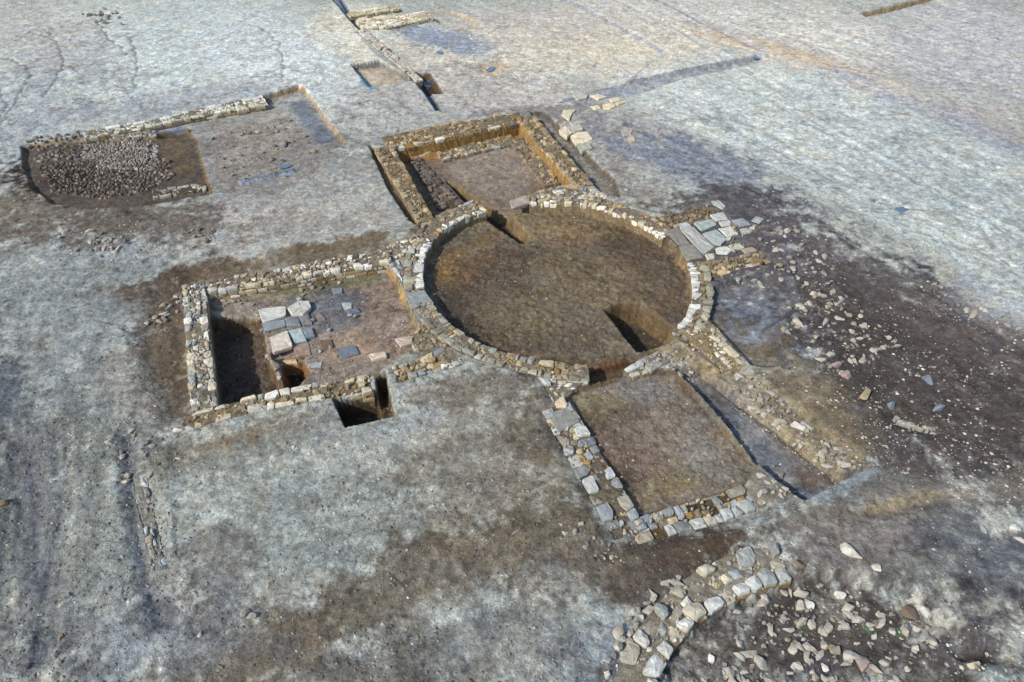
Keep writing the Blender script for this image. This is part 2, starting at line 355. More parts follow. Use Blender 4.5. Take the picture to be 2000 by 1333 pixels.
# small square pit against the south wall of the west room
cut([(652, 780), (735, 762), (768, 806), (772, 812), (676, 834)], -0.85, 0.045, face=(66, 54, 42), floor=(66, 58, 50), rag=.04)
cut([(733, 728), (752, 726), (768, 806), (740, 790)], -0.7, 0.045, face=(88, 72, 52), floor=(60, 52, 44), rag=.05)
# north room
cut([(778, 290), (838, 282), (1016, 236), (1118, 354), (1040, 400), (858, 432), (842, 418)], -0.62, 0.06, face=(150, 116, 66), floor=(124, 110, 96), rag=.03, fsoft=.35)
zone([(870, 320), (960, 288), (1015, 290), (1040, 340), (1025, 375), (960, 395), (880, 345)], (142, 132, 124), 0.3, .85, z=-.6, rag=.5)
zone([(800, 330), (860, 330), (915, 395), (860, 410)], (106, 94, 88), 0.2, .8, z=-.6, rag=.3)
# rotunda floor
ring_floor = arc((828, 540), (829, 541), 0.12, 90)
cut(ring_floor, -0.40, 0.07, face=(132, 114, 84), floor=(104, 98, 86), rag=.02, fsoft=.3, rough=.06)
blobs2 = [(930, 560, 110, 110, 0, (86, 76, 68), .8), (1000, 640, 160, 50, 10, (82, 74, 66), .8), (1100, 440, 60, 22, 5, (124, 104, 88), .7), (1090, 425, 190, 20, 4, (132, 114, 84), .6), (1250, 470, 90, 30, 30, (84, 72, 58), .7),
           (1280, 530, 60, 60, 0, (100, 88, 80), .7), (1040, 600, 120, 70, 0, (112, 100, 80), .7), (1180, 640, 90, 50, 0, (112, 100, 88), .6), (1100, 690, 150, 24, 8, (92, 74, 60), .8), (1190, 700, 60, 25, 0, (104, 72, 50), .7), (950, 450, 60, 18, -30, (116, 96, 70), .7), (900, 500, 70, 30, -10, (140, 110, 70), .7),
           (890, 620, 40, 60, -20, (74, 66, 58), .7), (950, 490, 70, 30, -20, (88, 76, 66), .7), (1310, 600, 40, 50, 0, (92, 80, 72), .7), (1170, 540, 110, 50, 10, (122, 106, 84), .6)]
for a in blobs2: blob(*a)
# trench through the north threshold
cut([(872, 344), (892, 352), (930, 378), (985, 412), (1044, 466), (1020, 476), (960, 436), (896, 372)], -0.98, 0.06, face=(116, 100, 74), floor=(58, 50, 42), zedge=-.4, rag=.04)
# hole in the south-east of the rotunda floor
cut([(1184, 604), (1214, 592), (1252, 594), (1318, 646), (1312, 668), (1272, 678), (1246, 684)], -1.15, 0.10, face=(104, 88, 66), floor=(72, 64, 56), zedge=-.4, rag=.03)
# threshold of the south door: earth step down in front of the south room plateau
cut([(1150, 708), (1262, 680), (1290, 700), (1276, 712), (1152, 746)], -0.5, 0.05, face=(84, 62, 42), floor=(98, 84, 66), rag=.03)
# south room
cut([(1106, 764), (1150, 748), (1270, 716), (1320, 722), (1480, 906), (1452, 948), (1246, 1008)], -0.18, 0.05, floor=(120, 112, 102), face=(80, 66, 50), rag=.02, rough=.05)
for a in [(1220, 850, 110, 70, 50, (116, 98, 90), .7), (1330, 930, 120, 30, -18, (132, 120, 94), .8), (1170, 780, 60, 30, 0, (112, 104, 80), .7), (1380, 880, 70, 50, 45, (140, 138, 134), .7), (1250, 750, 90, 24, 0, (132, 130, 128), .7), (1200, 940, 40, 60, 40, (100, 88, 76), .7), (1300, 820, 60, 60, 30, (138, 128, 120), .6)]: blob(*a)
# long trench along the east side of the south room
cut([(1318, 716), (1372, 716), (1430, 760), (1560, 850), (1650, 925), (1694, 914), (1568, 975), (1548, 960), (1478, 900), (1400, 800)], -0.30, 0.09, face=(106, 104, 104), floor=(122, 122, 124), rag=.04)
cut([(1372, 712), (1440, 712), (1600, 830), (1690, 905), (1640, 925), (1540, 850), (1430, 762)], -0.12, 0.2, floor=(138, 128, 108), add=True, fst=.75)
for a in [(1500, 880, 60, 24, 45, (116, 124, 136), .7), (1570, 950, 50, 14, -10, (92, 104, 124), .7), (1440, 800, 50, 30, 45, (104, 110, 122), .8), (1600, 920, 50, 20, 20, (98, 84, 74), .8), (1400, 760, 60, 20, 45, (98, 96, 98), .7)]: blob(*a)
zone([(1552, 972), (1690, 916), (1720, 925), (1600, 990)], (150, 160, 166), 0.15, .8)
mound([(1290, 640), (1392, 622), (1470, 712), (1400, 726)], 0.10, 0.12)
zone([(1318, 716), (1480, 900), (1556, 968), (1482, 996), (1450, 955), (1466, 905)], (122, 118, 110), .1, .85, rag=.2)
zone([(1270, 650), (1320, 640), (1392, 622), (1470, 712), (1420, 740), (1330, 720), (1280, 690)], (138, 124, 100), .2, .85, rag=.5)
zone([(780, 500), (830, 470), (850, 560), (880, 650), (920, 690), (820, 710), (795, 640)], (122, 114, 98), .15, .85, rag=.4)
# lower ground outside the east ring and the stub wall
cut([(1398, 560), (1440, 545), (1540, 540), (1560, 600), (1500, 640), (1540, 720), (1465, 712), (1384, 625)], -0.15, 0.12, add=True, face=(84, 84, 90), fst=.5)
cut([(1036, 216), (1060, 216), (1120, 270), (1200, 350), (1210, 385), (1172, 372)], -0.28, 0.08, add=True, face=(78, 74, 70), floor=(118, 110, 100), fst=.6)
cut([(722, 284), (742, 292), (822, 442), (800, 430), (760, 370)], -0.25, 0.07, add=True, face=(96, 84, 66), floor=(112, 92, 64), fst=.8)
# sunken room at the bottom right
cut([(1290, 1380), (1300, 1290), (1330, 1240), (1380, 1200), (1450, 1165), (1548, 1132), (1640, 1120), (1760, 1140), (1900, 1240), (1930, 1400)], -0.30, 0.14, add=True, rag=.15)
cut([(1880, 1262), (1935, 1262), (1975, 1290), (1920, 1300)], -0.2, 0.2, add=True, floor=(44, 40, 42))
cut([(1660, 1000), (1760, 986), (1850, 968), (1860, 984), (1750, 1012), (1680, 1018)], -0.10, 0.2, add=True, floor=(92, 84, 76), fst=.5)
zone([(1650, 996), (1760, 978), (1850, 962), (1852, 970), (1760, 990), (1670, 1006)], (150, 140, 120), .15, .6, rag=.4)
# wheel ruts
for pts in ([(1230, 240), (1400, 330), (1600, 430), (1900, 620), (2050, 720)], [(1480, 180), (1700, 300), (2080, 520)], [(1330, 60), (1480, 150), (1560, 200)], [(1180, -10), (1330, 60), (1500, 110)], [(120, 850), (130, 1000), (100, 1180), (60, 1350)], [(0, 830), (30, 1000), (10, 1200)],
            [(1500, 60), (1760, 130), (2050, 190)], [(1420, 240), (1900, 480), (2100, 600)]):
    q = PL(pts); 
    for off, dz, wd in ((-0.12, -0.05, .16), (0.25, 0.03, .2)):
        best = np.full(len(X), 9e9)
        for i in range(len(q) - 1):
            e = q[i + 1] - q[i]; L = np.hypot(*e); e = e / L
            t = np.clip((X - q[i, 0]) * e[0] + (Y - q[i, 1]) * e[1], 0, L)
            dd = np.abs(np.hypot(X - q[i, 0] - e[0] * t, Y - q[i, 1] - e[1] * t) + off * 0)
            best = np.minimum(best, dd)
        best = best + 0.15 * N2
        Hh += dz * np.exp(-((best - abs(off)) / wd) ** 2) * core
# drying cracks in the clay, north-west
def crack(pts, wd=0.05, dz=-0.06, dark=.75):
    global Hh
    q = PL(pts); best = np.full(len(X), 9e9)
    wx = X + 0.25 * N2 + .12 * N3; wy = Y + 0.25 * fbm(X, Y, 1.3, 41, 4)
    for i in range(len(q) - 1):
        e = q[i + 1] - q[i]; L = np.hypot(*e); e = e / L
        t = np.clip((wx - q[i, 0]) * e[0] + (wy - q[i, 1]) * e[1], 0, L)
        best = np.minimum(best, np.hypot(wx - q[i, 0] - e[0] * t, wy - q[i, 1] - e[1] * t))
    k = np.exp(-(best / wd) ** 2); Hh += dz * k
    C[:] = C * (1 - dark * k[:, None]) + lin((70, 72, 84)) * dark * k[:, None]
for pts in ([(80, 50), (110, 80), (128, 130), (165, 150)], [(50, 130), (60, 150), (10, 235)], [(0, 175), (15, 205), (0, 245)], [(110, 80), (60, 60), (30, 80)], [(255, 75), (270, 120), (262, 175)],
            [(200, 60), (250, 110)], [(500, 50), (548, 85), (555, 160)], [(128, 130), (85, 190)], [(0, 110), (50, 130)], [(1640, 400), (1850, 420), (1930, 460)], [(220, 660), (265, 650), (240, 640)], [(185, 620), (260, 640)]):
    crack(pts, 0.05 if pts[0][1] > 300 else 0.08, dz=-.04, dark=.4)
# scrape marks left by the machine bucket: long streaks, one direction east of the rotunda, another in the west
def streaks(p0, p1, wgt, seed, amp, relief):
    global Hh, C
    e = P(*p1) - P(*p0); e = e / np.hypot(*e)
    al = X * e[0] + Y * e[1]; ac = -X * e[1] + Y * e[0] + .25 * N1
    n = .6 * (vnoise(al * .12, ac * 1.6, seed) - .5) + .5 * (vnoise(al * .3, ac * 4.5, seed + 1) - .5) + .3 * (vnoise(al * .5, ac * 10, seed + 2) - .5)
    C[:] = C * (1 + amp * n * wgt)[:, None]; Hh += relief * n * wgt
_far = sstep(3, 9, X - 0.05 * Y) * sstep(14, 22, Y + X * .3)
streaks((1230, 240), (2050, 720), _far, 71, .26, .02)
streaks((60, 200), (420, 120), sstep(-4, -10, X + 0.1 * Y - 2) * sstep(24, 30, Y), 75, .25, .02)
streaks((130, 850), (60, 1333), sstep(-4.5, -7, X) * sstep(21, 17, Y), 78, .26, .03)
streaks((640, 1180), (1100, 1050), sstep(17, 14, Y) * sstep(-7, -4, X), 81, .25, .02)
# colour mottling at plan scale
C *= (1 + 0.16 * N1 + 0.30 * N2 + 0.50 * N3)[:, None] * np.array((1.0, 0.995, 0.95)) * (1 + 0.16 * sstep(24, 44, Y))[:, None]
C = np.clip(C, 0.02, 0.75)
Hh[~core] = 0

nr, nc = len(ys_all), len(us_all)
me = bpy.data.meshes.new("ground")
me.vertices.add(nr * nc); me.vertices.foreach_set('co', np.c_[X, Y, Hh].astype(np.float32).ravel())
ii = (np.arange(nr - 1)[:, None] * nc + np.arange(nc - 1)[None, :]).ravel()
quads = np.c_[ii, ii + 1, ii + nc + 1, ii + nc].astype(np.int32)
me.loops.add(quads.size); me.loops.foreach_set('vertex_index', quads.ravel())
me.polygons.add(len(quads)); me.polygons.foreach_set('loop_start', np.arange(0, quads.size, 4, dtype=np.int32))
me.polygons.foreach_set('use_smooth', np.ones(len(quads), bool))
me.update(calc_edges=True)
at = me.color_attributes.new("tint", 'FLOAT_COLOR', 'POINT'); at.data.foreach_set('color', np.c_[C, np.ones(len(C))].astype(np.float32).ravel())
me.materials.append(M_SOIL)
tag_o = bpy.data.objects.new("ground", me); col.objects.link(tag_o)
tag(tag_o, 'pale clay ground of the excavation with trenches and darker moist soil', 'ground', kind='structure')
HG = Hh.reshape(nr, nc)      # a view: follows every later change of Hh
def gz(x, y):
    r = np.interp(y, ys_all, np.arange(nr)); wd = AW + BW * min(max(y, 4), 100)
    c = np.interp(x / wd, us_all, np.arange(nc))
    r0 = int(min(r, nr - 2)); c0 = int(min(c, nc - 2)); fr = r - r0; fc = c - c0
    return float((HG[r0, c0] * (1 - fc) + HG[r0, c0 + 1] * fc) * (1 - fr) + (HG[r0 + 1, c0] * (1 - fc) + HG[r0 + 1, c0 + 1] * fc) * fr)
def level(pw, zt, under=0.12, lip=0.04, reach=0.6):
    """trim the soil so that it stays below the masonry standing in it"""
    b = (X > pw[:, 0].min() - reach) & (X < pw[:, 0].max() + reach) & (Y > pw[:, 1].min() - reach) & (Y < pw[:, 1].max() + reach)
    idx = np.where(b)[0]; d = sdist(pw, X[idx], Y[idx])
    lim = np.where(d < -0.04, zt - under, zt - lip + np.clip(d, 0, None) * 0.35 + 0.02 * N3[idx])
    lim = np.where(d < reach, lim, 9)
    Hh[idx] = np.minimum(Hh[idx], lim)
def refresh_ground():
    me_ = tag_o.data; me_.vertices.foreach_set('co', np.c_[X, Y, Hh].astype(np.float32).ravel()); me_.update()
def PG(px, py):
    """point of the ground sheet seen at this place"""
    z = 0.0
    for _ in range(6):
        q = P(px, py, z); z = 0.5 * z + 0.5 * gz(*q)
    return P(px, py, z), gz(*P(px, py, z))

# ------------------------------------------------------------------ stones
def clip_half(poly, p, n):
    out = []; m_ = len(poly)
    for i in range(m_):
        a = poly[i]; b = poly[(i + 1) % m_]
        da = (a[0] - p[0]) * n[0] + (a[1] - p[1]) * n[1]; db = (b[0] - p[0]) * n[0] + (b[1] - p[1]) * n[1]
        if da <= 0: out.append(a)
        if (da < 0 < db) or (db < 0 < da):
            t = da / (da - db); out.append((a[0] + (b[0] - a[0]) * t, a[1] + (b[1] - a[1]) * t))
    return out
def voronoi(seeds, bound, reach):
    S = np.array(seeds); cells = []
    for i, s in enumerate(S):
        d = np.hypot(S[:, 0] - s[0], S[:, 1] - s[1]); nb = np.argsort(d)[1:22]
        poly = [tuple(v) for v in bound]
        for j in nb:
            if d[j] > reach: break
            mid = ((S[j][0] + s[0]) / 2, (S[j][1] + s[1]) / 2); n = (S[j][0] - s[0], S[j][1] - s[1])
            poly = clip_half(poly, mid, n)
            if len(poly) < 3: break
        # keep the cell near its seed
        if len(poly) >= 3:
            for k in range(8):
                a = k * math.pi / 4; n = (math.cos(a), math.sin(a)); poly = clip_half(poly, (s[0] + n[0] * reach / 2, s[1] + n[1] * reach / 2), n)
                if len(poly) < 3: break
        cells.append(poly if len(poly) >= 3 else None)
    return cells
def chaikin(p, r=0.2):
    o = []
    for i in range(len(p)):
        a = p[i]; b = p[(i + 1) % len(p)]
        o.append(a * (1 - r) + b * r); o.append(a * r + b * (1 - r))
    return np.array(o)
def stone_prism(mb, poly, z, h, colour, gap=0.02, bev=0.03, tilt=0.03, rr=0.18, dome=0.02):
    """an irregular hewn stone: plan polygon (world), top at z, height h"""
    p = np.array(poly, float)
    keep = [0]
    for i in range(1, len(p)):
        if np.hypot(*(p[i] - p[keep[-1]])) > 0.02: keep.append(i)
    p = p[keep]
    if len(p) < 3: return
    c = p.mean(0); rad = np.hypot(*(p - c).T).mean()
    if rad < gap * 1.6: return
    ar = 0.5 * np.sum(p[:, 0] * np.roll(p[:, 1], -1) - np.roll(p[:, 0], -1) * p[:, 1])
    if ar < 0: p = p[::-1]
    dl = np.hypot(*(p - c).T)[:, None]
    p = c + (p - c) * np.clip((dl - gap) / dl, 0.3, 1)
    p = p + rng.normal(0, rad * 0.05, p.shape)
    p = chaikin(p, rr * .6); n = len(p)
    p = p + rng.normal(0, rad * 0.02, p.shape)
    tx, ty = rng.normal(0, tilt, 2)
    rings = []; bev = min(bev, rad * 0.35)
    for sc_, dz in ((0.92, -h), (1.0, -h * 0.5), (1.0, -bev), (1 - 0.45 * bev / rad, -bev * 0.25), (1 - 1.5 * bev / rad, 0.0), ((1 - 1.5 * bev / rad) * 0.55, dome * 0.6)):
        q = c + (p - c) * max(sc_, 0.2)
        zz = z + dz + (q[:, 0] - c[0]) * tx + (q[:, 1] - c[1]) * ty + rng.normal(0, 0.006 + 0.01 * rad, n) * (dz > -h * 0.4)
        rings.append(np.c_[q, zz])
    V = np.concatenate(rings + [np.array([[c[0], c[1], z + dome]])])
    Fs = []
    for k in range(len(rings) - 1):
        for i in range(n):
            j = (i + 1) % n; Fs.append([k * n + i, k * n + j, (k + 1) * n + j, (k + 1) * n + i])
    k = len(rings) - 1
    for i in range(n): Fs.append([k * n + i, k * n + (i + 1) % n, len(V) - 1])
    mb.add(V, Fs, colour)
def resample(L, n):
    L = np.asarray(L, float); d = np.r_[0, np.cumsum(np.hypot(*np.diff(L, axis=0).T))]
    t = np.linspace(0, d[-1], n); return np.c_[np.interp(t, d, L[:, 0]), np.interp(t, d, L[:, 1])]
class Strip:
    def __init__(s, A, B, n=60):
        s.A = resample(A, n); s.B = resample(B, n); s.n = n
        mid = (s.A + s.B) / 2                                           # square the two edges to the middle line
        for _ in range(3): mid[1:-1] = (mid[:-2] + 2 * mid[1:-1] + mid[2:]) / 4
        tg = np.gradient(mid, axis=0); tg /= np.hypot(*tg.T)[:, None]; nn_ = np.c_[-tg[:, 1], tg[:, 0]]
        hw = np.sum((s.B - s.A) * nn_, 1) / 2
        k_ = np.ones(9) / 9; hw = np.convolve(np.pad(hw, 4, mode='edge'), k_, 'valid')
        s.A = mid - nn_ * hw[:, None]; s.B = mid + nn_ * hw[:, None]
        s.L = np.hypot(*np.diff(mid, axis=0).T).sum(); s.W = np.hypot(*(s.A - s.B).T).mean()
    def at(s, u, t):
        """u metres along, t metres across from A"""
        k = np.clip(u / s.L, 0, 1) * (s.n - 1); i = int(min(k, s.n - 2)); f = k - i
        a = s.A[i] * (1 - f) + s.A[i + 1] * f; b = s.B[i] * (1 - f) + s.B[i + 1] * f
        w_ = t / s.W; return a * (1 - w_) + b * w_
PALEST = [(206, 201, 186), (190, 186, 172), (214, 210, 198), (176, 166, 142), (186, 170, 134), (164, 160, 150), (200, 190, 164)]
TAN = [(160, 142, 108), (146, 130, 102), (172, 154, 118), (134, 122, 100), (182, 168, 138), (128, 118, 104), (150, 122, 78)]
GREY = [(164, 168, 166), (150, 156, 158), (178, 180, 174), (138, 140, 138), (170, 162, 144), (156, 150, 136)]
BRWN = [(130, 116, 96), (118, 106, 90), (142, 126, 100), (108, 98, 86), (150, 136, 112)]
def pick(pal):
    c = lin(random.choice(pal)); return c * random.uniform(0.78, 1.18)
def wall(name, label, A, B, z=0.10, zA=-0.3, zB=-0.3, fl=0.30, fw=0.26, fs=0.17, pal=PALEST, palB=None, palf=None, miss=0.05, core_c=(122, 115, 102), side_c=(128, 114, 92), sep=None, rough=.35,
         zs=None, ends=True, zj=0.02, courses=(0, 0), gap=0.013, cat='wall', cwA=None, cwB=None, group=None, kind_core='earth_core'):
    """A = outer edge, B = inner edge (world polylines); stone rows along both faces, rubble fill between, clay core below"""
    z = z * 0.6 if z > 0 else z; zz = z
    A = PL(A, z) if not isinstance(A, np.ndarray) else A
    B = PL(B, z) if not isinstance(B, np.ndarray) else B
    S = Strip(A, B); base = S.at(S.L / 2, S.W / 2)
    root = empty(name, (0, 0, 0)); tag(root, label, cat, group)
    level(np.r_[S.A, S.B[::-1]], z)
    palB = palB or pal; palf = palf or pal
    seeds = []; cells = []; kind = []
    fwu = min(fw, S.W * 0.46)
    for side in (0, 1):
        u = random.uniform(-.1, 0); j0 = [random.gauss(0, .015 + .03 * rough) for _ in range(2)]
        while u < S.L - .06:
            l = fl * random.choice((.55, .75, .9, 1.0, 1.15, 1.4)) * random.uniform(.9, 1.1); v = min(u + l, S.L); a_ = max(u, 0)
            dep = fwu * random.uniform(.7, 1.12); j1 = [random.gauss(0, .012 + .035 * rough) for _ in range(2)]
            o0 = max(0, random.gauss(0.0, .012 + .03 * rough)); o1 = max(0, o0 + random.gauss(0, .01 + .02 * rough))
            if v - a_ > .07:
                c = [(a_ + j0[0], o0), (v + j1[0], o1), (v + j1[1], dep * random.uniform(.85, 1.05)), (a_ + j0[1], dep)]
                if rough > .3 and random.random() < .6: c[2:3] = [(v + j1[1], dep * .75), (a_ + (v - a_) * random.uniform(.5, .8), dep * random.uniform(.95, 1.15))]
                if side: c = [(q[0], S.W - q[1]) for q in c]
                cells.append(c); kind.append(side)
            u = v; j0 = j1
    mid = S.W - 2 * fwu * .86
    if mid > 0.07:
        rows = max(1, round(mid / fs))
        for r_ in range(rows):
            u = random.uniform(-.1, .1)
            while u < S.L:
                seeds.append((u + random.uniform(-.06, .06), fwu * .86 + mid * (r_ + .5) / rows + random.uniform(-.05, .05))); u += fs * random.uniform(.6, 1.5)
        m0, m1 = fwu * .86, S.W - fwu * .86
        for cell in voronoi(seeds, [(0, m0), (S.L, m0), (S.L, m1), (0, m1)], fs * 2.2): cells.append(cell); kind.append(2)
    for _ in range(int(S.L * S.W * 24 * (1 + rough))):                 # spalls and chips lying on the wall
        u, t = random.uniform(0, S.L), random.uniform(0.03, S.W - .03); r_ = random.uniform(.03, .075); a_ = random.uniform(0, 6)
        cells.append([(u + r_ * math.cos(a_ + k * 1.256) * random.uniform(.7, 1.3), t + r_ * math.sin(a_ + k * 1.256) * random.uniform(.6, 1.1)) for k in range(5)]); kind.append(3)
    mbs = [MB(), MB(), MB()]
    for k, cell in zip(kind, cells):
        if cell is None: continue
        um = cell[0][0]; wear = float(fbm(np.array([um * 1.0 + len(label)]), np.array([k * 7.0]), .9, 23, 2)[0])
        if k < 3 and random.random() < (miss * (1 + 5 * max(0, wear)) if k < 2 else (miss + .10 + .3 * max(0, wear)) * (1 - .8 * (rough > .9))): continue
        w2 = [S.at(*q) for q in cell]
        c = pick((pal, palB, palf, palf)[k])
        top = zz + (random.gauss(-.01, zj * (1 + rough)) if k < 2 else random.gauss(-0.03, zj * 1.3) if k == 2 else random.uniform(-.03, .02)) - .05 * max(0, wear)
        tgt = mbs[min(k, 2)]
        if sep and k < 2: tgt = MB()
        stone_prism(tgt, w2, top, 0.16 if k < 3 else .06, c, gap=(gap if k < 2 else gap * .8) * random.uniform(.4, 1.6 + rough * 2), bev=0.016 if k < 2 else .02, tilt=0.05 + .07 * rough if k < 2 else .16, rr=.14 + .12 * rough if k < 2 else .2, dome=.008 + .03 * rough)
        if sep and k < 2 and tgt.n: tgt.build(sep, M_STONE, root)
    # lower courses of the two faces
    for side, nco in ((0, courses[0]), (1, courses[1])):
        for c_ in range(nco):
            hh = 0.13; top = zz - 0.15 - c_ * (hh + .012); u = random.uniform(-.2, 0)
            while u < S.L:
                l = fl * random.uniform(0.6, 1.4); a, b = max(u + .008, 0), min(u + l - .008, S.L)
                if b - a > .08 and random.random() > miss:
                    t0, t1 = (0.0 + random.uniform(0, .02), .2) if side == 0 else (S.W - .2, S.W - random.uniform(0, .02))
                    stone_prism(mbs[side], [S.at(a, t0), S.at(b, t0), S.at(b, t1), S.at(a, t1)], top, hh, pick(TAN) if random.random() < .7 else pick(palB), gap=.004, bev=.02, tilt=.02, rr=.1, dome=0)
                u += l
    for mb, nm in zip(mbs, ('facing_stones', 'facing_stones', 'rubble_fill')):
        if len(mb.v) > 30: mb.build(nm, M_STONE, root)
        elif mb.n:                                                     # only a few stones: each a part of its own
            off = 0; fi = 0
            for V_, C_ in zip(mb.v, mb.c):
                one = MB(); one.v.append(V_); one.c.append(C_); one.n = len(V_)
                while fi < len(mb.f) and max(mb.f[fi]) < off + len(V_): one.f.append([i - off for i in mb.f[fi]]); fi += 1
                one.build('wall_stone', M_STONE, root); off += len(V_)
    # core
    mb = MB(); nn = max(8, int(S.L / 0.10)); prof = [(0.03, zA), (0.025, (zA + z) / 2), (0.03, z - .10), (0.06, z - 0.055)]
    K = max(2, int(S.W / .12)); prof += [(0.06 + (S.W - .12) * i / K, z - 0.05) for i in range(1, K)]
    prof += [(S.W - .06, z - .055), (S.W - .03, z - .10), (S.W - .025, (zB + z) / 2), (S.W - .03, zB)]
    V = []; Cc = []
    for i in range(nn + 1):
        uu = S.L * i / nn; uu = min(max(uu, .02), S.L - .02)
        for t, zc in prof:
            q = S.at(uu, t + random.gauss(0, .008)); lift = .09 * float(fbm(np.array([q[0]]), np.array([q[1]]), 1.1, 61, 3)[0]) if zc > z - .07 else 0
            V.append((q[0], q[1], zc + min(lift, .055) + random.gauss(0, .008)))
            Cc.append(lin(core_c if zc > z - .07 else side_c) * random.uniform(.85, 1.15))
    m_ = len(prof); Fs = []
    for i in range(nn):
        for k in range(m_ - 1): Fs.append([i * m_ + k, (i + 1) * m_ + k, (i + 1) * m_ + k + 1, i * m_ + k + 1])
    Fs.append(list(range(m_))); Fs.append([nn * m_ + k for k in range(m_)][::-1])
    mb.add(V, Fs, np.array(Cc)); mb.build(kind_core, M_SOIL, root)
    return root

# ---- rotunda ring
TH = 0.80
def ringwall(label, p0, p1, th=TH, n=50, **kw):
    return wall('ring_wall', label, arc(p0, p1, th, n), arc(p0, p1, -0.0, n), **kw)
ringwall('short curved wall piece with bright white stones left of the north doorway trench of the round chamber', (862, 452), (952, 413), th=.85, z=.05, zB=-.55, pal=TAN, palB=[(214, 210, 196), (204, 198, 180)], palf=TAN, fl=.24, fw=.30, courses=(0, 1))
ringwall('northern arc of the round chamber wall with a white inner row and tan outer row', (1036, 401), (1296, 468), th=.78, z=.06, zB=-.55, pal=TAN, palB=[(216, 212, 198), (206, 200, 182), (190, 180, 150)], palf=TAN, fl=.24, fw=.3)
ringwall('eastern arc of the round chamber wall with narrow radial stones on its outer side', (1343, 518), (1326, 640), th=.72, z=.10, zB=-.5, zA=-.4, pal=[(150, 150, 132), (136, 134, 120), (160, 156, 134)], palB=[(206, 206, 200), (190, 190, 180)], palf=BRWN, fl=.2, fw=.3, miss=.02)
ringwall('southern arc of the round chamber wall, two rows of squared grey brown stones', (1146, 713), (842, 590), th=.70, z=.06, zB=-.5, pal=[(150, 148, 136), (164, 158, 140), (138, 132, 116)], palB=[(164, 156, 134), (144, 130, 104), (150, 150, 142)], palf=TAN, fl=.28, fw=.26, miss=.03)
ringwall('short western ring wall piece of pale stones between the two western doorways', (828, 566), (842, 474), th=.72, z=.06, zB=-.5, pal=[(168, 166, 150), (150, 140, 116)], palB=[(212, 210, 202), (198, 194, 182)], palf=GREY + TAN, fl=.32, fw=.34, n=24)
wall('ring_wall', 'low remnant of grey blocks in the curved wall at the southern doorway above the flat earth floor', [(1236, 736), (1268, 728), (1312, 706)], [(1214, 722), (1256, 698), (1290, 684)], z=-.02, zA=-.3, zB=-.6, pal=GREY, fl=.36, fw=.3, miss=.1)
ringwall('brown stone edging of the ring northwest side between north room and west room', (843, 472), (862, 450), th=.95, z=.0, zB=-.5, pal=BRWN, palB=TAN, palf=BRWN, fl=.26, fw=.3, n=12, miss=.15)

# ---- west room
wall('room_wall', 'western wall of the west room beside the deep dark pit, pale facing stones with rubble between', [(354, 556), (360, 660), (371, 806)], [(402, 549), (410, 660), (426, 790)], z=.14, zA=-.4, zB=-1.1, fl=.34, fw=.24, fs=.15, pal=PALEST + GREY, courses=(0, 2), core_c=(124, 116, 102))
wall('room_wall', 'northern wall of the west room with an ochre lit inner face', [(404, 548), (530, 526), (640, 503), (775, 486)], [(404, 571), (540, 553), (640, 531), (752, 514)], z=.12, zA=-.3, zB=-.35, fl=.32, fw=.26, fs=.15, courses=(0, 2), pal=BRWN + PALEST, palB=PALEST, miss=.08)
wall('room_wall', 'southern wall of the west room from its corner to the small square pit', [(342, 846), (480, 808), (610, 783), (732, 762)], [(372, 806), (440, 785), (560, 757), (722, 728)], z=.10, zA=-.9, zB=-1.1, fl=.40, fw=.26, fs=.18, courses=(2, 2), pal=PALEST, palf=TAN, miss=.10, core_c=(126, 114, 92), side_c=(134, 114, 80))
wall('room_wall', 'short wall of squared pale stones from the square pit to the ring wall', [(774, 748), (850, 727), (918, 708)], [(764, 712), (812, 702), (862, 674)], z=.06, zA=-.3, zB=-.3, fl=.30, fw=.26, fs=.2, courses=(1, 0), pal=PALEST + GREY, palf=TAN)
wall('room_wall', 'narrow row of bluish stones between the west room floor and the ring wall', [(758, 514), (782, 548), (802, 578)], [(782, 506), (797, 540), (808, 570)], z=.02, zA=-.3, zB=-.3, fl=.26, fw=.2, pal=[(150, 162, 170), (134, 144, 150), (178, 180, 174)])
wall('room_wall', 'jumbled rubble where the west room southern wall meets the ring wall', [(826, 628), (800, 664), (808, 690)], [(862, 626), (878, 650), (884, 668)], z=.0, zA=-.3, zB=-.3, fl=.24, fw=.2, fs=.16, pal=PALEST + GREY, palf=TAN, miss=.12)
wall('room_wall', 'brown rubble joining the north side of the west room to the round chamber', [(700, 494), (760, 478), (828, 452)], [(776, 500), (796, 500), (836, 478)], z=.0, zA=-.3, zB=-.3, fl=.22, fw=.2, fs=.16, pal=PALEST + TAN, palf=PALEST, miss=.15)
# ---- north room
wall('room_wall', 'western wall of the north room, brown stones above a shadowed inner side', [(730, 290), (772, 360), (818, 440)], [(768, 284), (806, 350), (848, 424)], z=.08, zA=-.45, zB=-.75, fl=.34, fw=.26, fs=.18, pal=BRWN + TAN, courses=(1, 1), core_c=(118, 106, 84))
wall('room_wall', 'northern wall of the north room, tan stones over an ochre clay face', [(734, 268), (880, 240), (1030, 216)], [(770, 290), (856, 276), (1012, 238)], z=.06, zA=-.3, zB=-.75, fl=.40, fw=.28, fs=.2, pal=TAN + BRWN, palB=TAN + [(206, 200, 180)], courses=(0, 0), miss=.12, core_c=(120, 108, 88), side_c=(152, 120, 72))
wall('room_wall', 'eastern wall of the north room, long straight tan wall with shadow on its right', [(1040, 218), (1100, 290), (1174, 374)], [(1012, 236), (1058, 292), (1116, 354)], z=.08, zA=-.45, zB=-.75, fl=.30, fw=.26, fs=.2, pal=TAN + BRWN, palB=TAN, courses=(1, 0), core_c=(126, 114, 90), side_c=(148, 120, 76))
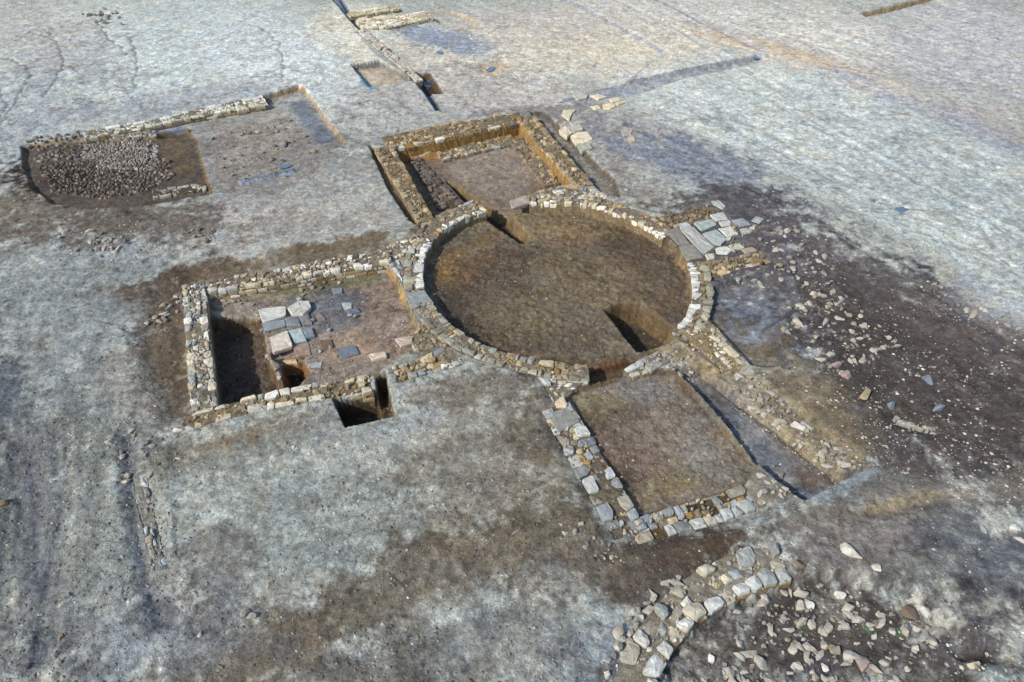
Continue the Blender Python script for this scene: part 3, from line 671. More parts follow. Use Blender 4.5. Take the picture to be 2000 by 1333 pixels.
wall('stone_bench', 'low stone bench along the north side inside the north room', [(846, 292), (920, 276), (1008, 258)], [(866, 312), (930, 298), (1004, 280)], z=-.46, zA=-.8, zB=-.8, fl=.26, fw=.22, fs=.18, pal=TAN, palB=TAN + GREY, miss=.15, cat='bench')
wall('stone_bench', 'low stone bench along the east side inside the north room', [(1018, 262), (1060, 310), (1092, 352)], [(996, 278), (1040, 336), (1066, 366)], z=-.46, zA=-.8, zB=-.8, fl=.26, fw=.22, fs=.18, pal=BRWN + TAN, miss=.2, cat='bench')
wall('stone_bench', 'low grey brown stone footing along the west side inside the north room', [(796, 310), (826, 356), (856, 410)], [(822, 308), (868, 360), (905, 398)], z=-.50, zA=-.8, zB=-.8, fl=.30, fw=.28, fs=.28, pal=[(112, 102, 96), (98, 90, 86), (122, 108, 94)], core_c=(90, 78, 66), miss=.08, cat='bench')
wall('room_wall', 'row of brown stones between the north room and the short white curved piece', [(850, 418), (890, 404), (930, 388)], [(868, 436), (906, 420), (942, 408)], z=.0, zA=-.5, zB=-.3, fl=.28, fw=.2, fs=.2, pal=BRWN + GREY)
wall('room_wall', 'rubble corner of tan stones right of the north doorway slab', [(1050, 372), (1120, 360), (1190, 380)], [(1042, 396), (1120, 392), (1180, 396)], z=.06, zA=-.6, zB=-.3, fl=.24, fw=.2, fs=.2, pal=TAN + GREY, palf=PALEST, miss=.1)
# ---- south room
wall('room_wall', 'western wall of the south room, squared grey stones beside a flat earth floor', [(1062, 812), (1096, 876), (1148, 966), (1212, 1076)], [(1106, 776), (1150, 838), (1200, 918), (1255, 1015)], z=.0, zA=-.25, zB=-.35, sep='squared_stone', fl=.34, fw=.34, fs=.2, pal=GREY, palf=GREY + TAN, miss=.08, core_c=(104, 96, 82), side_c=(84, 70, 52))
wall('room_wall', 'southern wall of the south room, squared grey stones above dark soil', [(1214, 1070), (1300, 1050), (1390, 1026), (1486, 996)], [(1250, 1008), (1310, 990), (1390, 966), (1452, 946)], z=.0, zA=-.25, zB=-.35, sep='squared_stone', fl=.34, fw=.34, fs=.2, pal=GREY, palf=GREY + TAN, miss=.10, core_c=(92, 78, 58), side_c=(120, 96, 66))
wall('room_wall', 'stub of tan wall with flat capping stones running south east from the ring', [(1372, 632), (1418, 668), (1462, 712)], [(1322, 652), (1372, 690), (1408, 720)], z=.08, zA=-.4, zB=-.3, fl=.40, fw=.34, fs=.16, pal=[(182, 172, 146), (166, 158, 140)], palB=TAN + PALEST, palf=PALEST, miss=.12, courses=(1, 1), core_c=(140, 124, 96))
wall('room_wall', 'loose stone fill west of the ring corner above the south room', [(1048, 742), (1064, 770), (1076, 800)], [(1146, 742), (1126, 752), (1104, 770)], z=-.02, zA=-.3, zB=-.3, fl=.26, fw=.22, fs=.16, pal=BRWN + GREY, palf=PALEST, miss=.15)
# ---- east side
wall('paved_strip', 'row of small brown paving stones beside the east doorway, further side', [(1262, 424), (1330, 414), (1392, 396)], [(1300, 452), (1360, 438), (1398, 422)], z=.0, zA=-.3, zB=-.3, fl=.24, fw=.2, fs=.18, pal=BRWN, miss=.1, core_c=(100, 84, 62), cat='paving')
wall('room_wall', 'low brown stone footing along the near side of the east paving', [(1378, 548), (1440, 526), (1500, 514)], [(1360, 510), (1430, 500), (1496, 490)], z=.02, zA=-.3, zB=-.3, fl=.30, fw=.24, fs=.22, pal=BRWN + TAN, miss=.12, core_c=(110, 102, 88), side_c=(108, 98, 82))
# ---- north west trench wall
wall('trench_wall', 'long narrow wall of cream stones crossing the north west trench', [(156, 256), (300, 232), (420, 204), (516, 185)], [(170, 270), (300, 246), (420, 221), (520, 205)], z=.10, zA=-.3, zB=-.45, fl=.42, fw=.36, fs=.2, pal=[(208, 206, 190), (196, 194, 178), (214, 212, 200)], palB=[(206, 200, 178), (192, 184, 160)], courses=(0, 2))
wall('trench_wall', 'short row of rounded stones at the near edge of the north west trench', [(292, 372), (340, 364), (400, 355)], [(300, 388), (350, 380), (408, 372)], z=-.2, zA=-.5, zB=-.5, fl=.34, fw=.26, fs=.2, pal=[(160, 154, 140), (140, 134, 122), (176, 170, 152)], miss=.12, gap=.03, core_c=(80, 70, 60))
# ---- far walls at the top
wall('far_wall', 'nearer of the two low white stone walls at the top edge of the site', [(692, 40), (760, 30), (830, 22)], [(708, 56), (780, 49), (846, 34)], z=.12, zA=-.4, zB=-.4, fl=.5, fw=.4, fs=.3, pal=[(216, 210, 192), (204, 196, 172)], courses=(1, 1), core_c=(176, 160, 126))
wall('far_wall', 'farther of the two low white stone walls at the top edge of the site', [(676, 26), (720, 18), (770, 10)], [(684, 32), (730, 26), (784, 17)], z=.10, zA=-.4, zB=-.4, fl=.5, fw=.4, fs=.3, pal=[(212, 204, 180), (190, 180, 152)], courses=(0, 1), core_c=(176, 160, 126))
wall('far_wall', 'long irregular stone edging following the cut back from the north room', [(696, 58), (740, 100), (790, 140), (812, 158)], [(716, 56), (762, 98), (806, 134), (826, 156)], z=.04, zA=-.3, zB=-.3, fl=.5, fw=.4, fs=.3, pal=[(204, 200, 188), (184, 178, 164), (170, 162, 146)], miss=.25, core_c=(186, 180, 168))
# ---- curved wall bottom right
wall('curved_wall', 'broad curved wall of large grey boulders around the sunken area bottom right', [(1180, 1380), (1194, 1320), (1234, 1234), (1288, 1164), (1368, 1102), (1450, 1066), (1510, 1066)], [(1282, 1380), (1292, 1310), (1322, 1262), (1376, 1208), (1450, 1166), (1556, 1134)],
     z=.10, zA=-.3, zB=-.5, sep='boulder', rough=.85, fl=.40, fw=.42, fs=.26, pal=[(186, 186, 178), (160, 162, 156), (194, 190, 178), (172, 166, 148)], palB=[(194, 194, 186), (172, 174, 168), (184, 176, 156)], palf=PALEST+GREY, miss=.0, gap=.016, zj=.035, core_c=(136, 130, 116), side_c=(136, 110, 70))
wall('wall_footing', 'short low line of pale stones crossing the darkest soil at the right', [(1746, 810), (1790, 823), (1834, 830)], [(1740, 826), (1790, 842), (1834, 850)], z=.04, zA=-.4, zB=-.4, fl=.34, fw=.24, fs=.2, pal=[(160, 158, 150), (140, 138, 132), (172, 166, 150)], miss=.15, rough=.9, core_c=(100, 94, 86), side_c=(104, 98, 88))
# ---- foundation strip south west
wall('wall_footing', 'fragment of stone footing beside a shallow ditch in the south west', [(255, 930), (264, 990), (284, 1056), (300, 1120)], [(284, 926), (300, 985), (316, 1050), (326, 1100)], z=.02, zA=-.3, zB=-.2, fl=.40, fw=.34, fs=.25, pal=GREY + [(160, 170, 178)], miss=.2, core_c=(136, 134, 128))

# ------------------------------------------------------------------ cobbled floor in the north west trench
def poly_stones(mb, poly, zt, sp, pal, gap, miss=.05, h=.1, zj=.02, dome=.03, tilt=.15):
    pw = PL(poly, zt); mn, mx = pw.min(0), pw.max(0); seeds = []
    y = mn[1]
    while y < mx[1]:
        x = mn[0]
        while x < mx[0]:
            seeds.append((x + random.uniform(-.4, .4) * sp, y + random.uniform(-.4, .4) * sp)); x += sp
        y += sp * .9
    S = np.array(seeds); S = S[sdist(pw, S[:, 0], S[:, 1]) < .05]
    big = [(mn[0] - 1, mn[1] - 1), (mx[0] + 1, mn[1] - 1), (mx[0] + 1, mx[1] + 1), (mn[0] - 1, mx[1] + 1)]
    for s_, cell in zip(S, voronoi(S, big, sp * 2)):
        if cell is None or random.random() < miss: continue
        stone_prism(mb, cell, gz(*s_) + .055 + random.gauss(0, zj * .5), h, pick(pal), gap=gap, bev=.04, tilt=tilt, rr=.25, dome=dome)
mb = MB()
poly_stones(mb, [(170, 275), (300, 258), (306, 300), (300, 335), (200, 330), (170, 310)], -.35, .15, [(150, 144, 136), (124, 116, 108), (160, 156, 150), (134, 124, 112)], .022, .08)
poly_stones(mb, [(84, 332), (200, 312), (330, 320), (335, 352), (290, 376), (210, 392), (110, 378)], -.38, .17, [(116, 106, 96), (96, 88, 80), (130, 120, 108), (86, 78, 72)], .03, .18)
poly_stones(mb, [(60, 285), (165, 270), (168, 312), (80, 318)], -.36, .22, [(136, 130, 122), (110, 104, 98)], .05, .40)
o = mb.build('cobbled_floor', M_STONE); tag(o, 'patch of grey brown cobbles packed in the floor of the north west trench', 'paving')

# ------------------------------------------------------------------ slabs
def slab(px, zt, label, c, group=None, name='paving_slab', th=.12, gap=.004, cat='slab', tilt=.02, follow=True):
    if zt is None: zt = PG(*np.mean(px, 0))[1] + .05
    q = PL(px, zt); mb = MB(); cen = q.mean(0); level(q, zt, .08, .03, .25)
    stone_prism(mb, q - cen, 0, th, lin(c) * (1.10, 1.0, .87), gap=gap, bev=.02, tilt=tilt, rr=.10, dome=.006)
    o = mb.build(name, M_STONE); o.location = (cen[0], cen[1], zt); tag(o, label, cat, group); return o
def Z(L, k, ox, oy): return [(a / k + ox, b / k + oy) for a, b in L]
z2 = lambda L: Z(L, 3.3333, 1000, 350)
for L, c, lab in [
    ([(1420, 265), (1500, 255), (1560, 300), (1470, 312)], (140, 152, 164), 'bluish slab half sunk right of the small pale one in the east paving'),
    ([(1480, 325), (1530, 318), (1550, 350), (1500, 362)], (160, 164, 164), 'small grey slab off the right edge of the east paving'),
    ([(1490, 455), (1560, 440), (1600, 470), (1520, 488)], (150, 146, 136), 'brownish slab right of the greenish front corner slab'),
    ([(1590, 240), (1640, 262), (1610, 290), (1560, 270)], (150, 162, 172), 'little blue grey slab farthest right beyond the east paving'),
    ([(1070, 290), (1140, 275), (1170, 305), (1100, 320)], (172, 184, 190), 'small pale slab at the far end of the long slab in the east paving'),
    ([(1095, 325), (1170, 310), (1330, 440), (1245, 490)], (160, 168, 170), 'longest rectangular grey slab in the middle of the east paving'),
    ([(1180, 285), (1310, 260), (1340, 300), (1230, 340)], (150, 168, 172), 'wide bluish slab on the far side of the long slab in the east paving'),
    ([(1290, 230), (1370, 215), (1410, 260), (1330, 275)], (172, 182, 186), 'pale square slab just behind the wide bluish slab of the east paving'),
    ([(1290, 145), (1345, 138), (1395, 180), (1370, 195), (1310, 165)], (160, 168, 170), 'farthest thin slab of the east paving at the end of the brown stone row'),
    ([(1345, 280), (1415, 265), (1435, 300), (1365, 310)], (180, 186, 186), 'small pale slab in the outer row of the east paving'),
    ([(1340, 320), (1430, 310), (1470, 360), (1400, 380)], (184, 190, 190), 'pale outermost slab at the right edge of the east paving'),
    ([(1235, 350), (1335, 328), (1418, 395), (1370, 432), (1330, 430)], (156, 170, 176), 'large bluish slab right of the long slab in the east paving'),
    ([(1320, 455), (1345, 440), (1400, 435), (1430, 465), (1400, 490), (1335, 487)], (192, 200, 202), 'brightest rounded slab near the front of the east paving'),
    ([(1410, 430), (1480, 415), (1515, 445), (1440, 475)], (168, 176, 168), 'greenish grey slab at the front right corner of the east paving'),
    ([(1258, 490), (1315, 485), (1322, 515), (1275, 525)], (182, 184, 176), 'small pale square slab at the near tip of the long slab in the east paving'),
    ([(990, 335), (1085, 312), (1165, 420), (1085, 430)], (124, 124, 122), 'dark threshold slab touching the round chamber, farther one of the east door'),
    ([(1085, 435), (1180, 425), (1252, 508), (1145, 528)], (132, 134, 132), 'dark threshold slab touching the round chamber, nearer one of the east door')]:
    slab(z2(L), .03, lab, c)
z4 = lambda L: Z(L, 2.8543, 300, 450)
for L, zt, c, lab in [
    ([(1410, 350), (1510, 335), (1560, 420), (1440, 440)], .0, (132, 142, 148), 'dark grey threshold slab of the west doorway, farther half'),
    ([(1442, 444), (1562, 424), (1590, 480), (1480, 505)], .0, (122, 130, 136), 'dark grey threshold slab of the west doorway, nearer half'),
    ([(590, 440), (725, 430), (740, 480), (600, 515)], -.05, (182, 188, 190), 'pale blue slab at the edge of the deep pit in the west room'),
    ([(740, 430), (800, 395), (870, 395), (880, 430), (840, 470), (770, 470)], -.02, (176, 180, 180), 'rounded pale slab leaning at the back of the west room slabs'),
    ([(602, 520), (735, 490), (735, 535), (610, 570)], -.06, (130, 142, 152), 'bluish slab in the second row beside the deep pit in the west room'),
    ([(735, 485), (800, 480), (825, 530), (735, 535)], -.08, (118, 128, 140), 'small dark blue slab in the middle of the west room slabs'),
    ([(635, 600), (740, 560), (775, 640), (660, 680)], -.02, (192, 190, 186), 'largest near white slab overhanging the pit in the west room'),
    ([(745, 560), (820, 540), (850, 610), (785, 630)], -.08, (160, 178, 186), 'light blue slab touching the largest white slab of the west room'),
    ([(825, 540), (890, 540), (900, 590), (850, 600)], -.10, (120, 132, 148), 'dark blue grey slab right of the light blue one in the west room'),
    ([(800, 470), (860, 460), (885, 520), (830, 530)], -.08, (122, 124, 132), 'greyish slab below the rounded pale slab in the west room'),
    ([(1045, 405), (1105, 400), (1110, 435), (1060, 445)], -.12, (162, 172, 178), 'small isolated bluish stone in the middle of the west room floor'),
    ([(1020, 660), (1130, 640), (1155, 690), (1035, 722)], -.12, (104, 116, 132), 'dark bluish flagstone near the front of the west room floor'),
    ([(930, 610), (990, 605), (1000, 650), (940, 662)], -.12, (112, 96, 84), 'small brown flagstone right of the dark blue grey slab in the west room'),
    ([(860, 740), (945, 730), (930, 765), (880, 765)], -.12, (150, 162, 168), 'pale bluish chip of paving close to the southern wall of the west room'),
    ([(990, 320), (1052, 318), (1055, 350), (1000, 356)], -.12, (120, 128, 140), 'small bluish stone at the back of the west room floor'),
    ([(885, 462), (925, 450), (962, 500), (915, 516)], -.12, (120, 116, 116), 'slanted grey flagstone right of the greyish slab in the west room'),
    ([(1062, 448), (1140, 430), (1160, 456), (1080, 470)], -.12, (96, 112, 134), 'dark blue flagstone just in front of the small isolated bluish stone'),
    ([(770, 640), (860, 632), (880, 690), (800, 700)], -.12, (148, 132, 122), 'pinkish flagstone between the white slab and the brown flagstone'),
    ([(1340, 600), (1440, 590), (1480, 620), (1380, 650)], -.10, (176, 168, 166), 'flat pinkish grey stone at the near right corner of the west room floor'),
    ([(1195, 690), (1290, 675), (1300, 705), (1220, 725)], -.06, (190, 184, 174), 'long pale block lying along the near edge of the west room floor'),
    ([(705, 725), (800, 715), (805, 738), (740, 745)], -.35, (186, 168, 134), 'thin tan slab wedged in the mouth of the small hole under the white slab')]:
    slab(z4(L), zt if 'doorway' in lab else zt - .15, lab, c, cat='slab', th=.16)
slab([(998, 392), (1030, 380), (1034, 398), (1000, 407)], -.06, 'pinkish grey threshold slab in the north doorway of the round chamber', (158, 152, 150))
z1 = lambda L: Z(L, 3.3333, 700, 180)
for L, c, lab in [
    ([(1330, 110), (1415, 110), (1400, 150), (1375, 190), (1325, 150)], (198, 194, 182), 'upright cream block nearest the row of flat stones north east'),
    ([(1305, 250), (1350, 220), (1400, 265), (1360, 290)], (200, 194, 178), 'middle sized cream block left of the largest one beyond the north room'),
    ([(1380, 290), (1440, 262), (1500, 258), (1530, 305), (1470, 330), (1410, 335)], (206, 200, 184), 'largest cream block in the field right of the north room'),
    ([(1420, 340), (1500, 335), (1530, 365), (1450, 385)], (158, 166, 160), 'greenish block sunk just below the largest cream block'),
    ([(1370, 195), (1420, 190), (1460, 250), (1400, 255)], (170, 172, 168), 'grey slab between the upright cream block and the largest one'),
    ([(1390, 25), (1450, 8), (1500, 15), (1490, 38), (1430, 48)], (176, 178, 172), 'first rounded flat stone at the left end of the north east row'),
    ([(1505, 22), (1560, 12), (1620, 30), (1560, 48)], (202, 198, 180), 'long cream flat stone in the middle of the north east row'),
    ([(1510, 92), (1560, 82), (1580, 105), (1540, 115)], (204, 198, 176), 'small cream stone below the middle of the north east row'),
    ([(1590, 82), (1650, 72), (1675, 90), (1640, 108), (1600, 105)], (206, 200, 178), 'bright oval stone near the right end of the north east row'),
    ([(1630, 45), (1690, 36), (1705, 55), (1650, 66)], (196, 192, 174), 'flat stone above the bright oval one in the north east row'),
    ([(1670, 66), (1715, 52), (1735, 70), (1690, 82)], (192, 188, 168), 'rightmost flat stone ending the north east row'),
    ([(1710, 240), (1785, 232), (1775, 275), (1730, 290)], (160, 158, 156), 'flat grey slab on its own right of the north room'),
    ([(1755, 295), (1790, 285), (1800, 312), (1765, 318)], (184, 180, 168), 'small pale stone just below the lone grey slab')]:
    slab(z1(L), None, lab, c, name='field_block', th=.22, cat='block', tilt=.03)
z3 = lambda L: Z(L, 2.777, 1000, 680)
slab(z3([(205, 345), (290, 325), (365, 400), (250, 450), (215, 400)]), .03, 'broad flat grey slab at the head of the west wall of the south room', (128, 134, 134))
slab(z3([(232, 290), (275, 255), (300, 300), (295, 318), (245, 318)]), .08, 'single cream block above the broad flat slab by the south room', (196, 186, 166), name='field_block', cat='block')

refresh_ground()
# ------------------------------------------------------------------ loose stones
def rock_mesh(i, flat=.65):
    """broken limestone: a low convex block with sharp facets"""
    import bmesh
    bm = bmesh.new(); rs = np.random.default_rng(100 + i)
    sx, sy = rs.uniform(.85, 1.3), rs.uniform(.6, 1.0)
    for k in range(15):
        v = rs.normal(0, 1, 3); v = v / np.linalg.norm(v) * 0.5 * rs.uniform(.85, 1.1)
        v[2] = np.clip(v[2], -.33, .33)
        bm.verts.new((v[0] * sx, v[1] * sy, v[2] * flat * 1.3))
    r_ = bmesh.ops.convex_hull(bm, input=bm.verts)
    bmesh.ops.delete(bm, geom=list({v for v in r_['geom_interior'] if isinstance(v, bmesh.types.BMVert)}), context='VERTS')
    bmesh.ops.bevel(bm, geom=list(bm.edges), offset=0.025, segments=1, affect='EDGES', clamp_overlap=True)
    for v in bm.verts:
        l = v.co.length
        if l > .68: v.co *= .68 / l
    me = bpy.data.meshes.new('loose_stone'); bm.to_mesh(me); bm.free(); me.materials.append(M_LOOSE); return me
ROCKS = [rock_mesh(i, random.uniform(.45, .8)) for i in range(14)]
placed = []
def loose(px, py, size, label, group=None, name='loose_stone', cat='stone', sink=.75, mesh=None, stretch=None):
    q, z = PG(px, py)
    me_ = mesh or random.choice(ROCKS)
    o = bpy.data.objects.new(name, me_); col.objects.link(o)
    s = size; st = stretch or (random.uniform(.8, 1.25), random.uniform(.75, 1.1))
    o.scale = (s * st[0], s * st[1], s * random.uniform(.7, 1.0))
    o.rotation_euler = (random.uniform(-.3, .3), random.uniform(-.3, .3), random.uniform(0, 6.28))
    o.location = (q[0], q[1], z + s * .3 * (1 - sink))
    tag(o, label, cat, group); placed.append(o); return o
# the ones that stand out
for px, py, s, lab in [
    (1640, 1166, .50, 'largest pale angular stone lying in the sunken area bottom right'), (1683, 1298, .42, 'pale pinkish angular stone near the bottom edge in the sunken area'),
    (1804, 1196, .40, 'upright white stone standing beside a brown block bottom right'), (1778, 1200, .45, 'brown block leaning against the upright white stone'),
    (1900, 1298, .30, 'lone cream stone close to the bottom right corner'), (1662, 1080, .45, 'pale stone at the head of the short line right of the curved wall'),
    (1710, 1108, .30, 'white stone at the lower end of the short line right of the curved wall'), (1563, 1103, .30, 'brownish round stone just right of the curved wall end'),
    (1388, 1287, .34, 'lone white stone on dark soil inside the curved wall'), (1610, 1304, .26, 'narrow pale stone near the bottom edge below the sunken stones'),
    (1580, 1184, .36, 'pale stone beside a brown tile near the top of the sunken stones'), (1622, 1265, .28, 'ochre and blue stone in the heap of dark stones bottom right'),
    (1920, 1036, .26, 'grey stone left of the pair at the lower right edge'), (1982, 1034, .30, 'pale stone at the right edge, upper of a pair'), (1992, 1058, .28, 'pale stone at the right edge, lower of a pair'),
    (1812, 745, .55, 'large bluish slab like stone alone on the darkest soil at the right'), (1832, 800, .45, 'flat dark blue stone below the large bluish one on dark soil'),
    (1690, 775, .60, 'big tan rock at the start of the stone line on the dark soil'), (1742, 795, .42, 'pale blue stone second in the line on the dark soil'),
       (1558, 838, .62, 'big white angular boulder on the bank right of the long trench'), (1530, 646, .34, 'tan stone near the left edge of the eastern scatter'),
    (1655, 735, .42, 'pinkish block at the lower end of the eastern stone cluster'), (1630, 715, .50, 'pale blue block above the pinkish one in the eastern cluster'),
    (1925, 608, .32, 'white stone in the right hand scatter'), (246, 942, .28, 'cream stone perched at the ditch beside the south west footing'),
    (348, 841, .28, 'white stone just off the south west corner of the west room'), (480, 1200, .34, 'grey boulder alone on the ground at the lower left'),
    (493, 1206, .26, 'small grey stone leaning against the lone lower left boulder'), (10, 984, .34, 'brown stone at the left edge of the picture'),
    (1007, 1042, .20, 'small pinkish tile fragment on the brown band south of the site'), (570, 923, .18, 'small grey stone near the track below the west room'),
    (573, 874, .22, 'thin pale splinter of stone below the south wall of the west room'), (117, 1246, .20, 'small ochre stone in the lower left'),
    (390, 1240, .14, 'small white pebble in the lower left field'), (620, 980, .18, 'small tan pebble left of a dark streak in the lower field'),
    (1390, 305, .24, 'lone pale stone in the blue grey field right of the north room'), (1290, 337, .2, 'cream pebble just off the east wall end of the north room'),
    (1222, 372, .2, 'pale stone next to the foot of the north room east wall'), (1932, 460, .22, 'lone white stone in the pale field at the right edge'),
    (378, 750, .2, 'pale stone on the west wall of the west room'), (866, 458, .14, 'small white stone on the floor by the north door')]:
    if 'on the west wall' in lab: continue
    o = loose(px, py, s * .85, lab)
    first = lab.split(' lying')[0].split(' stand')[0].split(' beside')[0].split(' leaning')[0].split(' near')[0].split(' at ')[0].split(' on ')[0].split(' below')[0].split(' left of')[0]
    for k in ('pink', 'brown', 'ochre', 'blu', 'cream', 'tan', 'grey', 'white', 'pale'):
        if k in first:
            o.material_slots[0].link = 'OBJECT'; o.material_slots[0].material = HUES[{'blu': 'blue', 'pale': 'white'}.get(k, k)]; break
pending = []
def cluster(n, poly, smin, smax, label, group, gauss=None):
    p = None if poly is None else np.array(poly, float); k = 0
    while k < n:
        if gauss: x, y = random.gauss(gauss[0], gauss[2]), random.gauss(gauss[1], gauss[3])
        else:
            x, y = random.uniform(p[:, 0].min(), p[:, 0].max()), random.uniform(p[:, 1].min(), p[:, 1].max())
            if sdist(p, np.array([x]), np.array([y]))[0] > 0: continue
        s = smin + (smax - smin) * random.random() ** 2.2
        pending.append((s / math.hypot(P(x, y)[1], CAM_H), x, y, s, label, group)); k += 1
cluster(110, [(1420, 440), (1540, 430), (1640, 520), (1600, 590), (1440, 560), (1400, 540)], .12, .34, 'small pale stone scattered right of the east paving', 'stones scattered right of the east paving')
cluster(120, [(1520, 590), (1640, 560), (1760, 680), (1700, 710), (1650, 740), (1540, 680)], .12, .36, 'pale stone in the dense scatter on dark soil east of the stub wall', 'stones in the scatter east of the stub wall')
cluster(16, [(1820, 540), (1980, 600), (1990, 650), (1900, 620), (1820, 575)], .14, .34, 'pale stone in the string of stones near the right edge', 'stones strung along near the right edge')
cluster(110, [(1440, 730), (1480, 740), (1600, 850), (1680, 905), (1620, 920), (1520, 850), (1440, 780)], .10, .32, 'cream stone on the tan bank right of the long trench', 'stones on the bank of the long trench')
cluster(46, [(1290, 655), (1330, 650), (1400, 640), (1455, 710), (1420, 735), (1340, 712)], .10, .26, 'small cream stone on the tan ground between the stub wall and the round chamber', 'stones around the stub wall')
cluster(24, [(1480, 905), (1500, 900), (1570, 965), (1540, 990), (1480, 985)], .12, .26, 'stone in the rubble at the lower end of the long trench', 'rubble at the end of the long trench')
cluster(40, [(1280, 690), (1330, 700), (1370, 740), (1350, 750), (1300, 715)], .08, .22, 'small stone spilled at the top of the long trench', 'stones spilled at the top of the long trench')
cluster(190, [(1440, 1180), (1600, 1140), (1740, 1200), (1840, 1230), (1760, 1345), (1400, 1345)], .10, .34, 'stone lying in the sunken area inside the curved wall', 'stones in the sunken area')
cluster(60, cluster_rub, .10, .30, 'stone scattered in the shallow right half of the north west trench', 'stones in the shallow half of the north west trench')
cluster(26, [(1300, 1160), (1240, 1230), (1200, 1333), (1160, 1333), (1210, 1220), (1270, 1150), (1370, 1100)], .14, .34, 'stone tumbled along the outer edge of the curved wall', 'stones tumbled from the curved wall')
cluster(30, None, .14, .34, 'stone in the small heap beside the dark patch at the left', 'stones heaped beside the dark patch', gauss=(205, 478, 32, 14))
cluster(26, None, .22, .46, 'stone in the yellowish heap near the top left corner', 'stones heaped near the top left corner', gauss=(195, 36, 22, 9))
cluster(20, [(270, 640), (310, 590), (355, 575), (350, 610), (300, 650)], .10, .30, 'pale stone dumped outside the west wall of the west room', 'stones outside the west room')
cluster(26, [(200, 830), (250, 820), (350, 880), (345, 940), (260, 950)], .08, .24, 'small stone scattered at the top of the south west footing', 'stones at the south west footing')
cluster(20, [(350, 450), (420, 440), (430, 480), (370, 490)], .08, .26, 'stone in the sparse patch north of the west room', 'stones north of the west room')
cluster(18, [(1080, 1010), (1200, 1040), (1230, 1100), (1130, 1090)], .08, .2, 'small stone in the brown soil off the south room corner', 'stones off the south room corner')
cluster(22, [(560, 600), (640, 590), (700, 620), (680, 700), (610, 690)], .08, .2, 'small stone on the floor of the west room', 'stones on the west room floor')
cluster(16, [(500, 602), (512, 604), (524, 690), (556, 742), (548, 745), (514, 700)], .12, .28, 'stone along the ragged edge of the deep pit in the west room', 'stones along the edge of the deep pit')
cluster(12, [(404, 585), (500, 585), (500, 602), (404, 604)], .12, .26, 'stone on the ledge at the head of the deep pit', 'stones on the ledge above the deep pit')
cluster(12, [(580, 548), (680, 545), (640, 585), (580, 590)], .16, .3, 'greenish grey rubble stone at the back of the west room', 'rubble at the back of the west room')

pending.sort(key=lambda t: -t[0])
for t in pending[:250]: loose(t[1], t[2], t[3], t[4], t[5])
mb_small = MB()
for t in pending[250:]:
    q, z = PG(t[1], t[2]); me_ = random.choice(ROCKS); a = random.uniform(0, 6.28); ca, sa = math.cos(a), math.sin(a)
    V = np.array([v.co[:] for v in me_.vertices]) * t[3]
    V = np.c_[V[:, 0] * ca - V[:, 1] * sa + q[0], V[:, 0] * sa + V[:, 1] * ca + q[1], V[:, 2] + z + t[3] * .2]
    mb_small.add(V, [list(p_.vertices) for p_ in me_.polygons], lin(random.choice([(160, 154, 142), (138, 134, 128), (146, 136, 114), (128, 126, 124), (112, 106, 100)])))
tag(mb_small.build('small_stones', M_STONE), 'small pale rubble stones strewn among the larger ones', 'rubble', kind='stuff')

# ------------------------------------------------------------------ gravel
mb = MB()
_ico = [(0, 0, 1), (.9, 0, .1), (.25, .85, .15), (-.75, .5, 0), (-.7, -.55, .1), (.3, -.85, 0), (0, 0, -.8)]
_if = [(0, 1, 2), (0, 2, 3), (0, 3, 4), (0, 4, 5), (0, 5, 1), (6, 2, 1), (6, 3, 2), (6, 4, 3), (6, 5, 4), (6, 1, 5)]
def gravel(n, poly, smin, smax, pal):
    p = np.array(poly, float); base = np.array(_ico)
    xs = rng.uniform(p[:, 0].min(), p[:, 0].max(), n); yy = rng.uniform(p[:, 1].min(), p[:, 1].max(), n)
    ok = sdist(p, xs, yy) < 0
    pals = [lin(c) for c in pal]
    for a, b in zip(xs[ok], yy[ok]):
        q = P(a, b, 0)
        if fbm(np.array([q[0]]), np.array([q[1]]), .9, 57, 3)[0] < rng.normal(0, .2): continue
        z = gz(*q); s = smin + (smax - smin) * rng.random() ** 3
        t = rng.uniform(0, 6.28); c, s_ = math.cos(t), math.sin(t)
        v = base * (1 + rng.normal(0, .18, base.shape)) * (s, s * rng.uniform(.6, 1), s * rng.uniform(.4, .8))
        v = np.c_[v[:, 0] * c - v[:, 1] * s_ + q[0], v[:, 0] * s_ + v[:, 1] * c + q[1], v[:, 2] + z + s * .1]
        mb.add(v, _if, pals[rng.integers(len(pals))] * rng.uniform(.8, 1.15))
PG_ = [(170, 165, 154), (150, 145, 134), (132, 124, 108), (184, 180, 172), (112, 104, 94), (100, 94, 86), (140, 132, 120)]
gravel(8840, [(0, 0), (2000, 0), (2000, 1333), (0, 1333)], .015, .05, PG_)
gravel(4420, [(1380, 420), (1560, 380), (2000, 640), (2000, 1000), (1700, 920), (1500, 760), (1400, 600)], .02, .07, PG_)
gravel(1000, [(1440, 740), (1700, 900), (1640, 930), (1440, 790)], .02, .06, [(184, 176, 158), (160, 148, 122)])
gravel(1000, [(1400, 1140), (1700, 1100), (2000, 1200), (2000, 1333), (1340, 1333)], .02, .07, PG_)
gravel(900, [(90, 420), (400, 400), (420, 500), (120, 520)], .02, .07, PG_)
gravel(900, [(0, 820), (220, 820), (360, 900), (330, 1150), (0, 1100)], .02, .05, PG_)
gravel(900, [(840, 560), (900, 450), (1140, 420), (1330, 520), (1320, 640), (1140, 700), (900, 640)], .012, .035, PG_)
gravel(500, [(1120, 780), (1300, 730), (1450, 900), (1260, 990)], .012, .035, PG_)
gravel(800, [(640, 560), (760, 540), (820, 660), (640, 700)], .012, .04, [(200, 190, 180), (170, 120, 100), (150, 100, 84)])
gravel(1200, [(400, 260), (580, 200), (660, 290), (560, 370), (420, 380)], .02, .06, PG_)
